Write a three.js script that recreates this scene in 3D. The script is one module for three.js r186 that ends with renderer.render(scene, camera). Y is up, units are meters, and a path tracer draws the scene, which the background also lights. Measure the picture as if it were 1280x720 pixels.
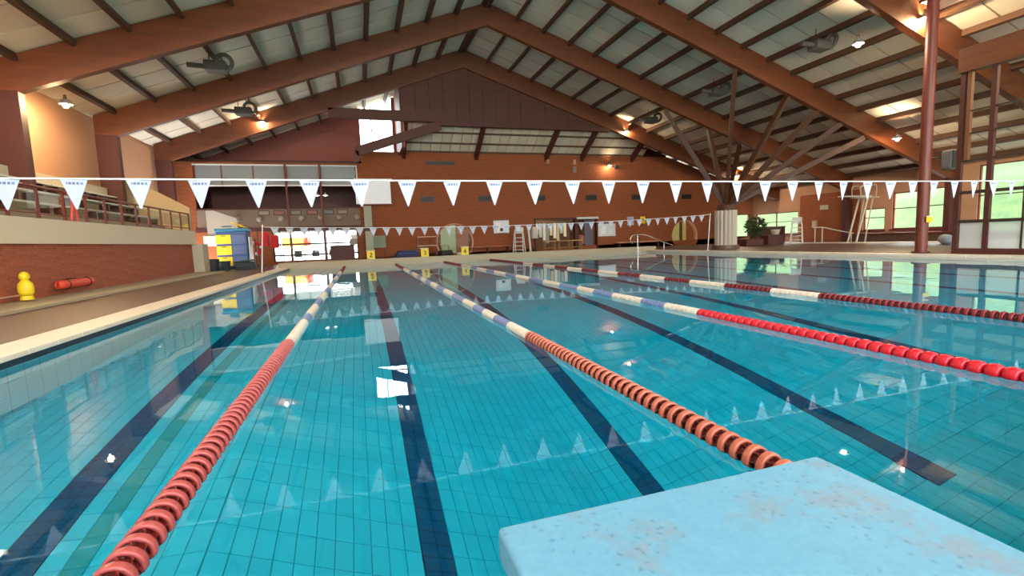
import * as THREE from 'three';
import { mergeGeometries } from 'three/addons/utils/BufferGeometryUtils.js';
import { RoundedBoxGeometry } from 'three/addons/geometries/RoundedBoxGeometry.js';
import { ImprovedNoise } from 'three/addons/math/ImprovedNoise.js';
import { FontLoader } from 'three/addons/loaders/FontLoader.js';
import { TextGeometry } from 'three/addons/geometries/TextGeometry.js';
import { RectAreaLightUniformsLib } from 'three/addons/lights/RectAreaLightUniformsLib.js';

// ------------------------------------------------------------------ camera, sky, exposure
const scene = new THREE.Scene();
const camera = new THREE.PerspectiveCamera(2 * Math.atan(360 / 592.2) * 180 / Math.PI, 1280 / 720, 0.05, 400);
camera.position.set(0, 1.0624, 0);
camera.rotation.set(-0.1018, -0.305, -0.0371, 'YXZ');
const renderer = new THREE.WebGLRenderer({ antialias: true });
renderer.toneMapping = THREE.LinearToneMapping;
renderer.toneMappingExposure = 1.25;
renderer.shadowMap.enabled = true;
RectAreaLightUniformsLib.init();
const SKY = 10.6;
{
  const w = 64, h = 32, d = new Float32Array(w * h * 4);
  for (let j = 0; j < h; j++) for (let i = 0; i < w; i++) {
    const e = Math.max(0, Math.sin(((j + 0.5) / h - 0.5) * Math.PI)), k = (j * w + i) * 4;
    d[k] = SKY * (1.0 - 0.22 * e); d[k + 1] = SKY * (1.0 - 0.10 * e); d[k + 2] = SKY * 1.03; d[k + 3] = 1;
  }
  const t = new THREE.DataTexture(d, w, h, THREE.RGBAFormat, THREE.FloatType);
  t.mapping = THREE.EquirectangularReflectionMapping; t.magFilter = t.minFilter = THREE.LinearFilter; t.needsUpdate = true;
  scene.background = t;
}
const LAMP = 46;                      // candela of one floodlight

// ------------------------------------------------------------------ helpers
let seed = 7;
const rnd = () => { seed = (seed * 1664525 + 1013904223) % 4294967296; return seed / 4294967296; };
const noise = new ImprovedNoise();
const used = {};
function numbered(n) { used[n] = (used[n] ?? -1) + 1; return used[n] ? n + '_' + String(used[n]).padStart(3, '0') : n; }
function tag(o, label, category, group) { o.userData.label = label; o.userData.category = category; if (group) o.userData.group = group; return o; }
function shadowed(m) { m.castShadow = true; m.receiveShadow = true; return m; }
function part(name, geo, mat, parent) { const m = shadowed(new THREE.Mesh(geo, mat)); m.name = name; parent.add(m); return m; }
function solo(name, geo, mat, label, category, group) { const m = shadowed(new THREE.Mesh(geo, mat)); m.name = numbered(name); scene.add(m); return tag(m, label, category, group); }
function thing(name, label, category, pos = [0, 0, 0], turn = 0, group) {
  const o = new THREE.Group(); o.name = numbered(name); scene.add(o); o.position.set(...pos); o.rotation.y = turn;
  return tag(o, label, category, group);
}
function struct(name, geo, mat) {
  const m = geo ? shadowed(new THREE.Mesh(geo, mat)) : new THREE.Group(); m.name = numbered(name); m.userData.kind = 'structure'; scene.add(m); return m;
}
// metre uv by dominant normal
function muv(g) {
  g = g.index ? g.toNonIndexed() : g;
  g.computeVertexNormals();
  const p = g.attributes.position, n = g.attributes.normal, uv = new Float32Array(p.count * 2);
  for (let i = 0; i < p.count; i++) {
    const a = Math.abs(n.getX(i)), b = Math.abs(n.getY(i)), c = Math.abs(n.getZ(i));
    if (b >= a && b >= c) { uv[2 * i] = p.getX(i); uv[2 * i + 1] = p.getZ(i); }
    else if (a >= c) { uv[2 * i] = p.getZ(i); uv[2 * i + 1] = p.getY(i); }
    else { uv[2 * i] = p.getX(i); uv[2 * i + 1] = p.getY(i); }
  }
  g.setAttribute('uv', new THREE.BufferAttribute(uv, 2));
  return g;
}
// box from corner ranges
const bx = (x0, x1, y0, y1, z0, z1) => muv(new THREE.BoxGeometry(x1 - x0, y1 - y0, z1 - z0).translate((x0 + x1) / 2, (y0 + y1) / 2, (z0 + z1) / 2));
const rb = (w, h, d, r, x = 0, y = 0, z = 0) => new RoundedBoxGeometry(w, h, d, 2, r).translate(x, y, z);
const V = (x, y, z) => new THREE.Vector3(x, y, z);
// straight bar of rectangular section between two points
function bar(a, b, w, h, up = V(0, 1, 0)) {
  const d = b.clone().sub(a), L = d.length(), g = new THREE.BoxGeometry(w, h, L);
  const z = d.normalize(), x = up.clone().cross(z).normalize(), y = z.clone().cross(x);
  g.applyMatrix4(new THREE.Matrix4().makeBasis(x, y, z)); const c = a.clone().add(b).multiplyScalar(0.5); g.translate(c.x, c.y, c.z);
  return g;
}
function rod(a, b, r, seg = 10, r2 = r) {
  const d = b.clone().sub(a), L = d.length(), g = new THREE.CylinderGeometry(r2, r, L, seg);
  g.applyQuaternion(new THREE.Quaternion().setFromUnitVectors(V(0, 1, 0), d.normalize())); const c = a.clone().add(b).multiplyScalar(0.5); g.translate(c.x, c.y, c.z);
  return g;
}
const tube = (pts, r, n = 40, seg = 8, tension = 0.5) => new THREE.TubeGeometry(new THREE.CatmullRomCurve3(pts.map((p) => V(...p)), false, 'catmullrom', tension), n, r, seg);
const merge = (gs) => mergeGeometries(gs.map((g) => { g = g.index ? g.toNonIndexed() : g; for (const k of Object.keys(g.attributes)) if (!['position', 'normal', 'uv'].includes(k)) g.deleteAttribute(k); return g; }));
function poly(pts, holes, depth) {     // outline in x,y extruded towards +z
  const s = new THREE.Shape(pts.map((p) => new THREE.Vector2(...p)));
  for (const h of holes) s.holes.push(h.getPoints ? h : new THREE.Path(h.map((p) => new THREE.Vector2(...p))));
  return new THREE.ExtrudeGeometry(s, { depth, bevelEnabled: false, curveSegments: 40 });
}
const rect = (x0, x1, y0, y1) => [[x0, y0], [x1, y0], [x1, y1], [x0, y1]];
const circle = (x, y, r) => { const p = new THREE.Path(); p.absarc(x, y, r, 0, Math.PI * 2, true); return p; };

// ------------------------------------------------------------------ textures and materials
function tex(w, h, fn, srgb = true) {
  const d = new Uint8Array(w * h * 4);
  for (let j = 0; j < h; j++) for (let i = 0; i < w; i++) {
    const c = fn(i / w, j / h, i, j), k = (j * w + i) * 4;
    d[k] = Math.max(0, Math.min(255, c[0])); d[k + 1] = Math.max(0, Math.min(255, c[1])); d[k + 2] = Math.max(0, Math.min(255, c[2])); d[k + 3] = 255;
  }
  const t = new THREE.DataTexture(d, w, h, THREE.RGBAFormat); t.wrapS = t.wrapT = THREE.RepeatWrapping; t.magFilter = THREE.LinearFilter; t.minFilter = THREE.LinearMipmapLinearFilter; t.generateMipmaps = true;
  if (srgb) t.colorSpace = THREE.SRGBColorSpace; t.needsUpdate = true; return t;
}
const per = (u, v, f, z) => {          // tileable noise
  const n = (x, y) => noise.noise(x * f, y * f, z);
  return (n(u, v) * (1 - u) + n(u - 1, v) * u) * (1 - v) + (n(u, v - 1) * (1 - u) + n(u - 1, v - 1) * u) * v;
};
const std = (color, roughness = 0.7, extra = {}) => new THREE.MeshStandardMaterial({ color, roughness, ...extra });
const woodTex = tex(256, 256, (u, v) => {
  const lam = Math.floor(v * 8), g = per(u, v, 6, lam * 3.1) * 20 + noise.noise(u * 3, v * 90, lam) * 14 + (Math.abs(v * 8 - lam) < 0.06 ? -18 : 0) + ((lam * 37) % 11 - 5) * 1.6;
  return [205 + g, 172 + g * 0.9, 140 + g * 0.8];
});
woodTex.repeat.set(0.35, 1);
const M = {
  beam: std('#7a4b25', 0.55, { map: woodTex }),
  strut: std('#54391c', 0.6, { map: woodTex }),
  beamDark: std('#5c3317', 0.6, { map: woodTex }),
  purlin: std('#4a2f1e', 0.7),
  panel: std('#c6bca6', 0.85), panelB: std('#beb49e', 0.85), panelC: std('#cdc3ad', 0.85),
  deckUnder: std('#3a332b', 0.9),
  plaster: std('#b08467', 0.85), plasterPink: std('#96594f', 0.85),
  concrete: std('#b5ad97', 0.8), concreteGrey: std('#8f877a', 0.85),
  coping: std('#d6cab8', 0.45), beige: std('#a3957a', 0.6),
  deck: std('#6a4d42', 0.45),
  red: std('#66281a', 0.45), redDark: std('#461a12', 0.6),
  white: std('#c9c9c6', 0.5), steel: std('#c9c9c6', 0.25, { metalness: 0.9 }), darkFrame: std('#43291f', 0.5), dark: std('#26211f', 0.6), black: std('#141414', 0.5),
  yellow: std('#dfc118', 0.5), blue: std('#2f4f86', 0.5), teal: std('#1f6d8c', 0.5), orange: std('#d1452a', 0.5), redCloth: std('#b3202a', 0.85),
  grey: std('#6f6f70', 0.5),
  glass: new THREE.MeshPhysicalMaterial({ color: '#f4fbf8', roughness: 0.0, transmission: 1, thickness: 0, ior: 1.5 }),
  dullGlass: new THREE.MeshPhysicalMaterial({ color: '#eef4ee', roughness: 0.05, transmission: 1, thickness: 0, ior: 1.5, specularIntensity: 0.15 }),
  frosted: new THREE.MeshPhysicalMaterial({ color: '#d5dddd', roughness: 0.75, transmission: 0.55, thickness: 0, ior: 1.4 }),
};
const brickTex = tex(512, 512, (u, v, i, j) => {
  const row = Math.floor(v * 16), uu = u * 8 + (row % 2) * 0.5, col = Math.floor(uu), m = Math.abs(v * 16 - row) < 0.13 || uu - col < 0.05;
  const k = ((row * 131 + (col % 8) * 71) % 23) - 11, n = per(u, v, 24, 3) * 26;
  return m ? [190 + n, 168 + n, 150 + n] : [196 + k + n, 150 + k * 0.8 + n, 124 + k * 0.6 + n];
});
const brickBump = tex(512, 512, (u, v) => { const row = Math.floor(v * 16), uu = u * 8 + (row % 2) * 0.5; const m = Math.abs(v * 16 - row) < 0.13 || uu - Math.floor(uu) < 0.05; const c = m ? 40 : 200; return [c, c, c]; }, false);
for (const t of [brickTex, brickBump]) t.repeat.set(1 / 1.76, 1 / 1.2);
M.brick = std('#b07c50', 0.85, { map: brickTex, bumpMap: brickBump, bumpScale: 0.004 });
M.brickRed = std('#cc8f76', 0.85, { map: brickTex, bumpMap: brickBump, bumpScale: 0.004 });
const deckTex = tex(256, 256, (u, v) => { const a = (u * 8) % 1, b = (v * 8) % 1, m = a < 0.05 || b < 0.05, k = ((Math.floor(u * 8) * 13 + Math.floor(v * 8) * 29) % 9 - 4) * 3; return m ? [150, 140, 132] : [205 + k, 200 + k, 196 + k]; });
deckTex.repeat.set(1, 1);
M.deck.map = deckTex;
const wallTile = tex(256, 256, (u, v) => { const a = (u * 4) % 1, b = (v * 8) % 1, m = a < 0.03 || b < 0.05; return m ? [120, 150, 155] : [235, 240, 240]; });
M.poolWall = std('#7fdcf0', 0.3, { map: wallTile });
M.poolBed = std('#3f98ac', 0.7);
M.tile = std('#ffffff', 0.25);
M.lineTile = std('#2a5f8c', 0.3, { map: wallTile });
M.ledge = std('#1d2b3a', 0.35);
const waveTex = tex(512, 512, (u, v) => { const n = per(u, v, 5, 1.3) * 0.55 + per(u, v, 11, 7.7) * 0.3 + per(u, v, 23, 4.1) * 0.12; const c = 128 + 120 * n; return [c, c, c]; }, false);
waveTex.repeat.set(1 / 6, 1 / 6);
M.water = new THREE.MeshPhysicalMaterial({ color: '#ffffff', roughness: 0.0, transmission: 1, thickness: 2, ior: 1.333, attenuationColor: new THREE.Color(0.09, 0.86, 0.95), attenuationDistance: 6, bumpMap: waveTex, bumpScale: 0.006 });
const wornTex = tex(512, 512, (u, v) => {
  const x = u * 1.0 - 0.5, z = v - 0.5;                  // metres on the platform, front edge at v = 0
  const n = noise.noise(u * 7, v * 7, 2.2) + 0.6 * noise.noise(u * 19, v * 19, 5.5) + 0.6 * noise.noise(u * 60, v * 60, 9.1);
  const patch = Math.exp(-(((x + 0.13) / 0.13) ** 2 + ((z + 0.17) / 0.06) ** 2)) + Math.exp(-(((x - 0.25) / 0.05) ** 2 + ((z + 0.1) / 0.3) ** 2)) * 0.9 + Math.exp(-(((x - 0.02) / 0.2) ** 2 + ((z + 0.36) / 0.05) ** 2)) * 0.6 + 0.25;
  const k = Math.max(0, Math.min(1, (n * 0.9 + patch * 1.2 - 0.75) * 1.6)) * 0.8;
  const fine = noise.noise(u * 110, v * 110, 1.1), s = (fine > 0.46 && n > 0.15 ? 16 : 0) + noise.noise(u * 30, v * 30, 3) * 4 + fine * 5;
  return [90 + k * 20 - s, 143 - k * 14 - s, 168 - k * 26 - s];
});
wornTex.offset.set(0.5, 0.5);
M.blockTop = std('#ffffff', 0.55, { map: wornTex });

// ------------------------------------------------------------------ the place: pool
const PX0 = -3.33, PX1 = 16.67, PZ0 = -0.35, PZ1 = -25.2, DECK = 0.13;
const bedY = (x) => (x < -1.09 ? -1.8 : x < 2.4 ? -1.8 - (x + 1.09) * 0.56 : -3.755);
{
  const bed = struct('pool_floor', poly([[PX0 - 0.3, -4.6], [PX1 + 0.3, -4.6], [PX1 + 0.3, -3.765], [2.4, -3.765], [-1.09, -1.81], [PX0 - 0.3, -1.81]], [], 25.4).translate(0, 0, -25.6), M.poolBed);
  const TW = 0.125, TL = 0.25, tg = new THREE.BoxGeometry(TW - 0.0055, 0.012, TL - 0.006);
  const near = [], rest = [];
  const lines = [...Array(8).keys()].map((k) => -2.076 + 2.5 * k);
  for (let x = PX0 + 0.066; x < PX1; x += TW) for (let z = PZ0 - 0.13; z > PZ1; z -= TL) {
    const onLine = lines.some((l) => Math.abs(x - l) < 0.12) && z < -3.0 && z > -23.4;
    if (onLine) continue;
    const c = { x, z, y: bedY(x) - 0.004, s: x > -1.09 && x < 2.4 ? -Math.atan(0.56) : 0, k: rnd(), g: Math.abs(x + 1.78) < 0.06 };
    const dd = Math.hypot(x - 0.0, (z + 3.7) * 0.8);
    (dd < 1.9 && z < -2.9 ? near : rest).push([dd, c]);
  }
  near.sort((a, b) => a[0] - b[0]);
  while (near.length > 300) rest.push(near.pop());
  const tileColor = (c) => new THREE.Color(c.g ? '#5cb4bc' : '#7fe0f6').multiplyScalar(0.95 + 0.06 * c.k);
  const shades = [0, 0.33, 0.66, 1].map((k) => std(tileColor({ k }), 0.25)), green = std(tileColor({ g: true, k: 0.5 }), 0.25);
  for (const [, c] of near) { const m = part('tile', tg, c.g ? green : shades[Math.floor(c.k * 3.99)], bed); m.position.set(c.x, c.y, c.z); m.rotation.z = c.s; if (c.s) m.scale.x = 1.13; }
  const im = new THREE.InstancedMesh(tg, M.tile, rest.length), o = new THREE.Object3D();
  rest.forEach(([, c], i) => { o.position.set(c.x, c.y, c.z); o.rotation.set(0, 0, c.s); o.scale.set(c.s ? 1.13 : 1, 1, 1); o.updateMatrix(); im.setMatrixAt(i, o.matrix); im.setColorAt(i, tileColor(c)); });
  im.name = 'floor_tiles'; im.userData.kind = 'stuff'; im.receiveShadow = true; bed.add(im);
  for (const l of lines) {
    const g = new THREE.BoxGeometry(0.24, 0.02, 20.4), sl = l > -1.2 && l < 2.4;
    const m = part('lane_line', muv(g), M.lineTile, bed); m.position.set(l, bedY(l) - 0.002, -13.2); if (sl) m.rotation.z = -Math.atan(0.56);
    if (sl) m.scale.x = 1.13;
  }
  struct('pool_wall_left', bx(PX0 - 0.3, PX0, -4.6, 0.0, PZ1 - 0.3, PZ0 + 0.3), M.poolWall);
  struct('pool_wall_right', bx(PX1, PX1 + 0.3, -4.6, 0.0, PZ1 - 0.3, PZ0 + 0.3), M.poolWall);
  struct('pool_wall_far', bx(PX0, PX1, -4.6, -0.02, PZ1 - 0.3, PZ1), M.poolWall);
  struct('pool_wall_near', bx(PX0, PX1, -4.6, -0.02, PZ0, PZ0 + 0.3), M.poolWall);
  const water = struct('water', bx(PX0 - 0.02, PX1 + 0.02, -4.4, 0, PZ1 - 0.02, PZ0 + 0.02), M.water);
}
// coping, gutters, decks, headwalls
{
  const cl = struct('trim_1');
  for (let z = -0.6, i = 0; z > -25.9; z -= 0.5, i++) part('coping_tile', rb(0.5, 0.06, 0.494, 0.012, -3.58, 0.095, z - 0.25), M.coping, cl);
  part('overflow_ledge', bx(-3.8, -3.345, 0.0, 0.066, -25.9, -0.6), M.ledge, cl);
  const cr = struct('trim_2');
  for (let z = -0.6; z > -25.9; z -= 0.5) part('coping_tile', rb(0.5, 0.1, 0.494, 0.012, 16.93, 0.085, z - 0.25), M.coping, cr);
  part('overflow_ledge', bx(16.7, 17.18, -0.03, 0.036, -25.9, -0.6), M.coping, cr);
  struct('headwall_far', bx(-3.83, 17.32, -0.03, 0.33, -26.1, -25.2), M.beige);
  struct('headwall_near', bx(-3.83, 17.18, -0.03, 0.4, -0.35, 0.45), M.beige);
  struct('floor', bx(-6.9, -3.83, -0.2, DECK - 0.02, -31, 5.2), M.deck);
  struct('floor', bx(17.18, 30.3, -0.2, DECK + 0.02, -31, 5.2), M.deck);
  struct('floor', bx(-3.83, 17.18, -0.2, DECK, -31, -25.9), M.deck);
  struct('floor', bx(-3.83, 17.18, -0.2, DECK, 0.3, 5.2), M.deck);
  const st = struct('trim_3');
  part('curb', bx(-6.9, -5.75, 0.1, 0.16, -23.7, 4), M.beige, st);
}

// ------------------------------------------------------------------ roof: panels, purlins, frames
const RX = 6.4, RY = 12.22, ML = 0.367, MR = 0.335;
const roofY = (x) => RY - (x < RX ? (RX - x) * ML : (x - RX) * MR);
{
  const roof = struct('ceiling');
  const z0 = 5.2, z1 = -34.0, W = 1.12;
  const kinds = [M.panel, M.panelB, M.panelC];
  for (const side of [-1, 1]) {
    const xe = side < 0 ? -10.1 : 30.9, m = side < 0 ? ML : -MR, L = Math.hypot(xe - RX, (xe - RX) * m);
    const g = muv(new THREE.BoxGeometry(L, 0.06, W - 0.055));
    let i = 0;
    for (let z = z0 - W / 2; z > z1; z -= W, i++) {
      const p = part('ceiling_panel', g, kinds[Math.floor(rnd() * 3)], roof);
      p.position.set((RX + xe) / 2, (RY + roofY(xe)) / 2 + 0.06 + (rnd() - 0.5) * 0.008, z); p.rotation.z = Math.atan(m);
    }
    const top = part('roof_deck', new THREE.BoxGeometry(L + 0.3, 0.12, z0 - z1 + 0.6), M.deckUnder, roof);
    top.position.set((RX + xe) / 2, (RY + roofY(xe)) / 2 + 0.165, (z0 + z1) / 2); top.rotation.z = Math.atan(m);
    for (let k = 0; k < (side < 0 ? 12 : 18); k++) {
      const x = RX + side * (0.12 + 1.365 * k);
      const p = part('purlin', new THREE.BoxGeometry(0.13, 0.24, z0 - z1 - 0.1), M.purlin, roof);
      p.position.set(x, roofY(x) - 0.09, (z0 + z1) / 2); p.rotation.z = Math.atan(m);
    }
  }
}
const FZ = [-28.4, -22.8, -17.2, -11.6, -6.0, -0.4];
const BH = 1.0;
{
  FZ.forEach((z) => {
    const f = struct('roof_frame');
    const xl = -9.45, xr = 30.2;
    part('beam_left', muv(poly([[xl, roofY(xl)], [RX, RY], [RX, RY - BH], [xl, roofY(xl) - BH]], [], 0.24).translate(0, -0.02, z - 0.12)), M.beam, f);
    part('beam_right', muv(poly([[RX, RY], [xr, roofY(xr)], [xr, roofY(xr) - BH], [RX, RY - BH]], [], 0.24).translate(0, -0.02, z - 0.12)), M.beam, f);
    part('column', bx(-9.45, -8.75, 0.1, roofY(-9) - BH + 0.1, z - 0.14, z + 0.14), M.redDark, f);
    if (z > -28) part('column', bx(29.7, 30.2, 0.1, roofY(30) - BH + 0.1, z - 0.14, z + 0.14), M.redDark, f);
  });
  // gable infill of the last frame, its collar and brace
  const g = struct('partition_gable');
  const z = -28.55, top = (x) => roofY(x) - 0.9;
  const xs = [2.75, RX, 15.6];
  const n = 16;
  for (let k = 0; k < n; k++) {
    const a = 2.75 + (15.6 - 2.75) * k / n, b = 2.75 + (15.6 - 2.75) * (k + 1) / n - 0.012;
    const pts = [[a, 8.0], [b, 8.0], [b, top(b)]]; if (a < RX && b > RX) pts.push([RX, top(RX)]); pts.push([a, top(a)]);
    part('board', muv(poly(pts, [], 0.08).translate(0, 0, z)), M.beamDark, g);
  }
  part('collar', bx(-1.2, 5.4, 8.03, 8.58, -28.5, -28.28), M.beamDark, g);
  part('bottom_rail', bx(4.6, 16.0, 7.85, 8.1, -28.62, -28.3), M.beamDark, g);
  part('brace', bar(V(0.1, 6.25, -28.35), V(4.9, 7.85, -28.35), 0.2, 0.5), M.beamDark, g);
  part('post', bx(0.0, 0.25, 5.7, 6.3, -28.45, -28.25), M.beamDark, g);
  part('return_wall', bx(2.66, 2.74, 6.6, 10.6, -31, -28.5), M.beamDark, g);
  // lower soffit behind the infill
  const s = struct('ceiling_low');
  const A = V(0, 8.25, -28.55), B = V(0, 6.72, -31.0);
  for (let x = 2.75, i = 0; x < 19.5; x += 0.62, i++) part('ceiling_panel', bar(V(x + 0.3, A.y, A.z), V(x + 0.3, B.y, B.z), 0.59, 0.05), i % 2 ? M.panel : M.panelB, s);
  for (const [y, zz] of [[7.72, -29.4], [7.25, -30.15], [6.85, -30.8]]) part('purlin', bx(2.75, 20, y - 0.1, y + 0.02, zz - 0.05, zz + 0.05), M.purlin, s);
  for (const x of [2.95, 7.6, 12.5, 15.2, 19.2]) part('rafter', bar(V(x, 8.05, -28.5), V(x, 6.5, -31.0), 0.22, 0.4), M.redDark, s);
  for (const x of [12.6, 14.6]) part('rafter_shoe', rb(0.22, 0.34, 0.2, 0.03, x, 6.28, -30.85), M.plaster, s);
}

// ------------------------------------------------------------------ walls
{
  struct('wall_left', bx(-10.1, -9.6, 0, roofY(-9.6) + 0.05, -34.2, 5.4), M.plaster);
  // far wall: left part up to the roof with the mezzanine opening and the high window, right part under the low ceiling
  const far = struct('wall_back', muv(poly(
    [[-9.8, 0], [30.4, 0], [30.4, roofY(30.4)], [22.3, 6.75], [0.4, 6.75], [0.4, 6.02], [-9.8, 6.02]],
    [rect(-8.6, 0.1, 2.3, 5.92), rect(-4.9, -0.12, 0.25, 2.1), rect(27.4, 30.05, 0.6, 2.4), rect(11.6, 14.55, 0.14, 2.35), rect(14.75, 16.25, 0.14, 2.33), circle(5.95, 1.02, 1.24), circle(23.85, 0.88, 1.2)], 0.3).translate(0, 0, -31.2)), M.brick);
  // pinkish upper plaster left of the window
  {
    const gx0 = 0.39, gx1 = 2.7, gy = 7.15;
    struct('wall_gable', merge([muv(poly([[-9.6, 5.8], [2.75, 5.8], [2.75, gy], [gx0, gy], [gx0, roofY(gx0)], [-9.6, roofY(-9.6)]], [], 0.12).translate(0, 0, -33.7)), bx(0.4, 2.75, 6.6, 6.75, -33.6, -31.2)]), M.plasterPink);
    struct('wall_gable_side', bx(2.75, 2.85, 6.6, roofY(2.8), -33.7, -28.5), M.plasterPink);
  }
  struct('wall_back_upper', muv(poly([[2.75, 6.75], [22.3, 6.75], [22.3, roofY(22.3)], [RX, RY], [2.75, roofY(2.75)]], [], 0.1).translate(0, 0, -31.2)), M.beamDark);
  // right wall with its row of windows
  const s = new THREE.Group();
  const wins = [];
  const shape = [[-5.4, 0], [31.2, 0], [31.2, 4.3], [-5.4, 4.3]];
  const holes = [rect(26.7, 30.6, 0.72, 2.35), rect(20.7, 22.0, 0.82, 2.15), rect(18.9, 20.3, 0.85, 2.98), rect(17.0, 18.55, 0.85, 3.05)];
  wins.push([26.7, 30.6, 0.72, 2.35], [20.7, 22.0, 0.82, 2.15], [18.9, 20.3, 0.85, 2.98], [17.0, 18.55, 0.85, 3.05]);
  for (let a = -4.6; a < 15.5; a += 2.1) { holes.push(rect(a, a + 1.9, 0.5, 3.95)); wins.push([a, a + 1.9, 0.5, 3.95]); }
  const wg = poly(shape, holes, 0.3); wg.rotateY(Math.PI / 2); wg.translate(30.3, 0, 0);
  struct('wall_right', muv(wg), M.plaster);
  // the dark brick panel of the right wall
  part('brick_facing', bx(30.24, 30.3, 0.15, 3.4, -26.5, -22.2), M.brick, struct('trim_4'));
  wins.forEach(([a, b, y0, y1], i) => {
    const w = struct('window_' + (i + 1)), f = 0.06;
    const zz = (t) => -t;
    part('window_frame', merge([bx(30.36, 30.46, y0, y0 + f, -b, -a), bx(30.36, 30.46, y1 - f, y1, -b, -a), bx(30.36, 30.46, y0 + f, y1 - f, -b, -b + f), bx(30.36, 30.46, y0 + f, y1 - f, -a - f, -a)]), M.red, w);
    part('transom', bx(30.37, 30.45, y0 + (y1 - y0) * 0.55, y0 + (y1 - y0) * 0.55 + 0.05, -b + f, -a - f), M.darkFrame, w);
    if (b - a > 3) part('mullion', bx(30.37, 30.45, y0 + f, y1 - f, -(a + b) / 2 - 0.03, -(a + b) / 2 + 0.03), M.darkFrame, w);
    part('pane', new THREE.PlaneGeometry(b - a - 0.1, y1 - y0 - 0.1).rotateY(Math.PI / 2).translate(30.41, (y0 + y1) / 2, -(a + b) / 2), M.glass, w);
    part('sill', bx(30.15, 30.4, y0 - 0.1, y0, -b - 0.05, -a + 0.05), M.red, w);
  });
  {
    const w = struct('window_40');
    part('window_frame', merge([bx(27.4, 30.05, 0.6, 0.66, -31.1, -31), bx(27.4, 30.05, 2.34, 2.4, -31.1, -31), bx(27.4, 27.46, 0.66, 2.34, -31.1, -31), bx(29.99, 30.05, 0.66, 2.34, -31.1, -31)]), M.darkFrame, w);
    part('pane', new THREE.PlaneGeometry(2.6, 1.75).translate(28.72, 1.5, -31.05), M.glass, w);
  }
  // near wall behind the camera: a long glazed front
  const nh = [];
  for (let x = -9.2; x < 29; x += 2.6) {
    const b = x + 2.4, t = (q) => Math.min(roofY(q) - 1.35, 9.5);
    nh.push([[x, 0.35], [b, 0.35], [b, t(b)], [x, t(x)]]);
  }
  struct('wall_front', muv(poly([[-9.8, 0], [30.4, 0], [30.4, roofY(30.4)], [RX, RY], [-9.8, roofY(-9.8)]], nh, 0.3).translate(0, 0, 5.2)), M.plaster);
  nh.forEach((r, i) => {
    const w = struct('window_' + (30 + i)), [x0, x1] = [r[0][0], r[1][0]], y1 = Math.min(r[2][1], r[3][1]);
    part('window_frame', merge([bx(x0, x1, 0.35, 0.41, 5.3, 5.4), bx(x0, x0 + 0.06, 0.41, r[3][1], 5.3, 5.4), bx(x1 - 0.06, x1, 0.41, r[2][1], 5.3, 5.4)]), M.darkFrame, w);
    for (let y = 1.6; y < y1; y += 1.4) part('transom', bx(x0 + 0.06, x1 - 0.06, y, y + 0.06, 5.31, 5.39), M.darkFrame, w);
    const pg = new THREE.ShapeGeometry(new THREE.Shape(r.map((q) => new THREE.Vector2(...q)))).translate(0, 0, 5.35);
    part('pane', pg, M.glass, w);
  });
  // high gable window
  const hw = struct('window_50');
  const wx0 = 0.39, wx1 = 2.75, yt = (x) => roofY(x) - 0.1;
  part('window_frame', merge([bx(wx0, wx1, 7.15, 7.24, -33.66, -33.54), bx(wx0, wx0 + 0.08, 7.24, yt(wx0), -33.66, -33.54), bx(wx1 - 0.2, wx1, 7.24, yt(wx1), -33.66, -33.54)]), M.plasterPink, hw);
  part('mullion', bx(wx0 + 0.78, wx0 + 0.86, 7.24, yt(wx0 + 0.8), -33.64, -33.56), M.plaster, hw);
  part('transom', bx(wx0 + 0.86, wx1 - 0.2, 7.75, 7.83, -33.64, -33.56), M.plaster, hw);
  part('pane', new THREE.ShapeGeometry(new THREE.Shape([[wx0, 7.2], [wx1, 7.2], [wx1, yt(wx1)], [wx0, yt(wx0)]].map((p) => new THREE.Vector2(...p)))).translate(0, 0, -33.6), M.glass, hw);
}

// ------------------------------------------------------------------ lamps
const lampBody = new THREE.CylinderGeometry(0.16, 0.1, 0.16, 16), bulbGeo = new THREE.SphereGeometry(0.085, 16, 10);
function floodlight(x, y, z, label, power = 1, tone = '#ffe2bd') {
  const t = thing('floodlight', label, 'lamp', [x, y, z], 0, 'floodlights of the hall');
  part('housing', new THREE.CylinderGeometry(0.1, 0.17, 0.14, 16, 1, true).translate(0, 0.1, 0), M.grey, t);
  part('bracket', bx(-0.03, 0.03, 0.12, 0.32, -0.03, 0.03), M.dark, t);
  const b = part('bulb', bulbGeo, new THREE.MeshStandardMaterial({ color: '#fff4e0', emissive: tone, emissiveIntensity: 38 }), t);
  b.castShadow = false;
  const l = new THREE.PointLight(tone, LAMP * power, 0, 2); l.castShadow = true; l.shadow.radius = 3; t.add(l);
}
floodlight(-8.4, 5.7, -18.6, 'glaring floodlight above the spectator stand on the left plaster wall', 0.8, '#ffd7a0');
floodlight(-4.49, 7.6, -28.2, 'small floodlight on the left slope of the farthest roof beam', 0.5);
floodlight(17.17, 7.82, -28.2, 'floodlight on the right slope of the farthest roof beam', 0.6);
floodlight(17.2, 6.0, -30.55, 'small floodlight mounted high on the far brick wall', 0.14);
floodlight(26.2, 5.0, -28.2, 'glaring floodlight above the white fluted column', 0.6);
floodlight(18.11, 7.74, -11.4, 'brightest floodlight, near the red steel column', 1.0, '#ffdba8');
floodlight(16.4, 7.15, -12.3, 'smaller floodlight beside the brightest one near the red column', 0.8);
floodlight(-8.3, 5.6, -13.2, 'floodlight above the near end of the spectator stand', 0.9);
for (const [x, z] of [[-7, -5.8], [0, -3], [12, -3], [20, -5.8], [6, 1.5], [24, -16], [3, -11.4]]) floodlight(x, roofY(x) - 1.3, z, 'floodlight hanging under a roof frame out of the picture', 1.0);

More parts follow.
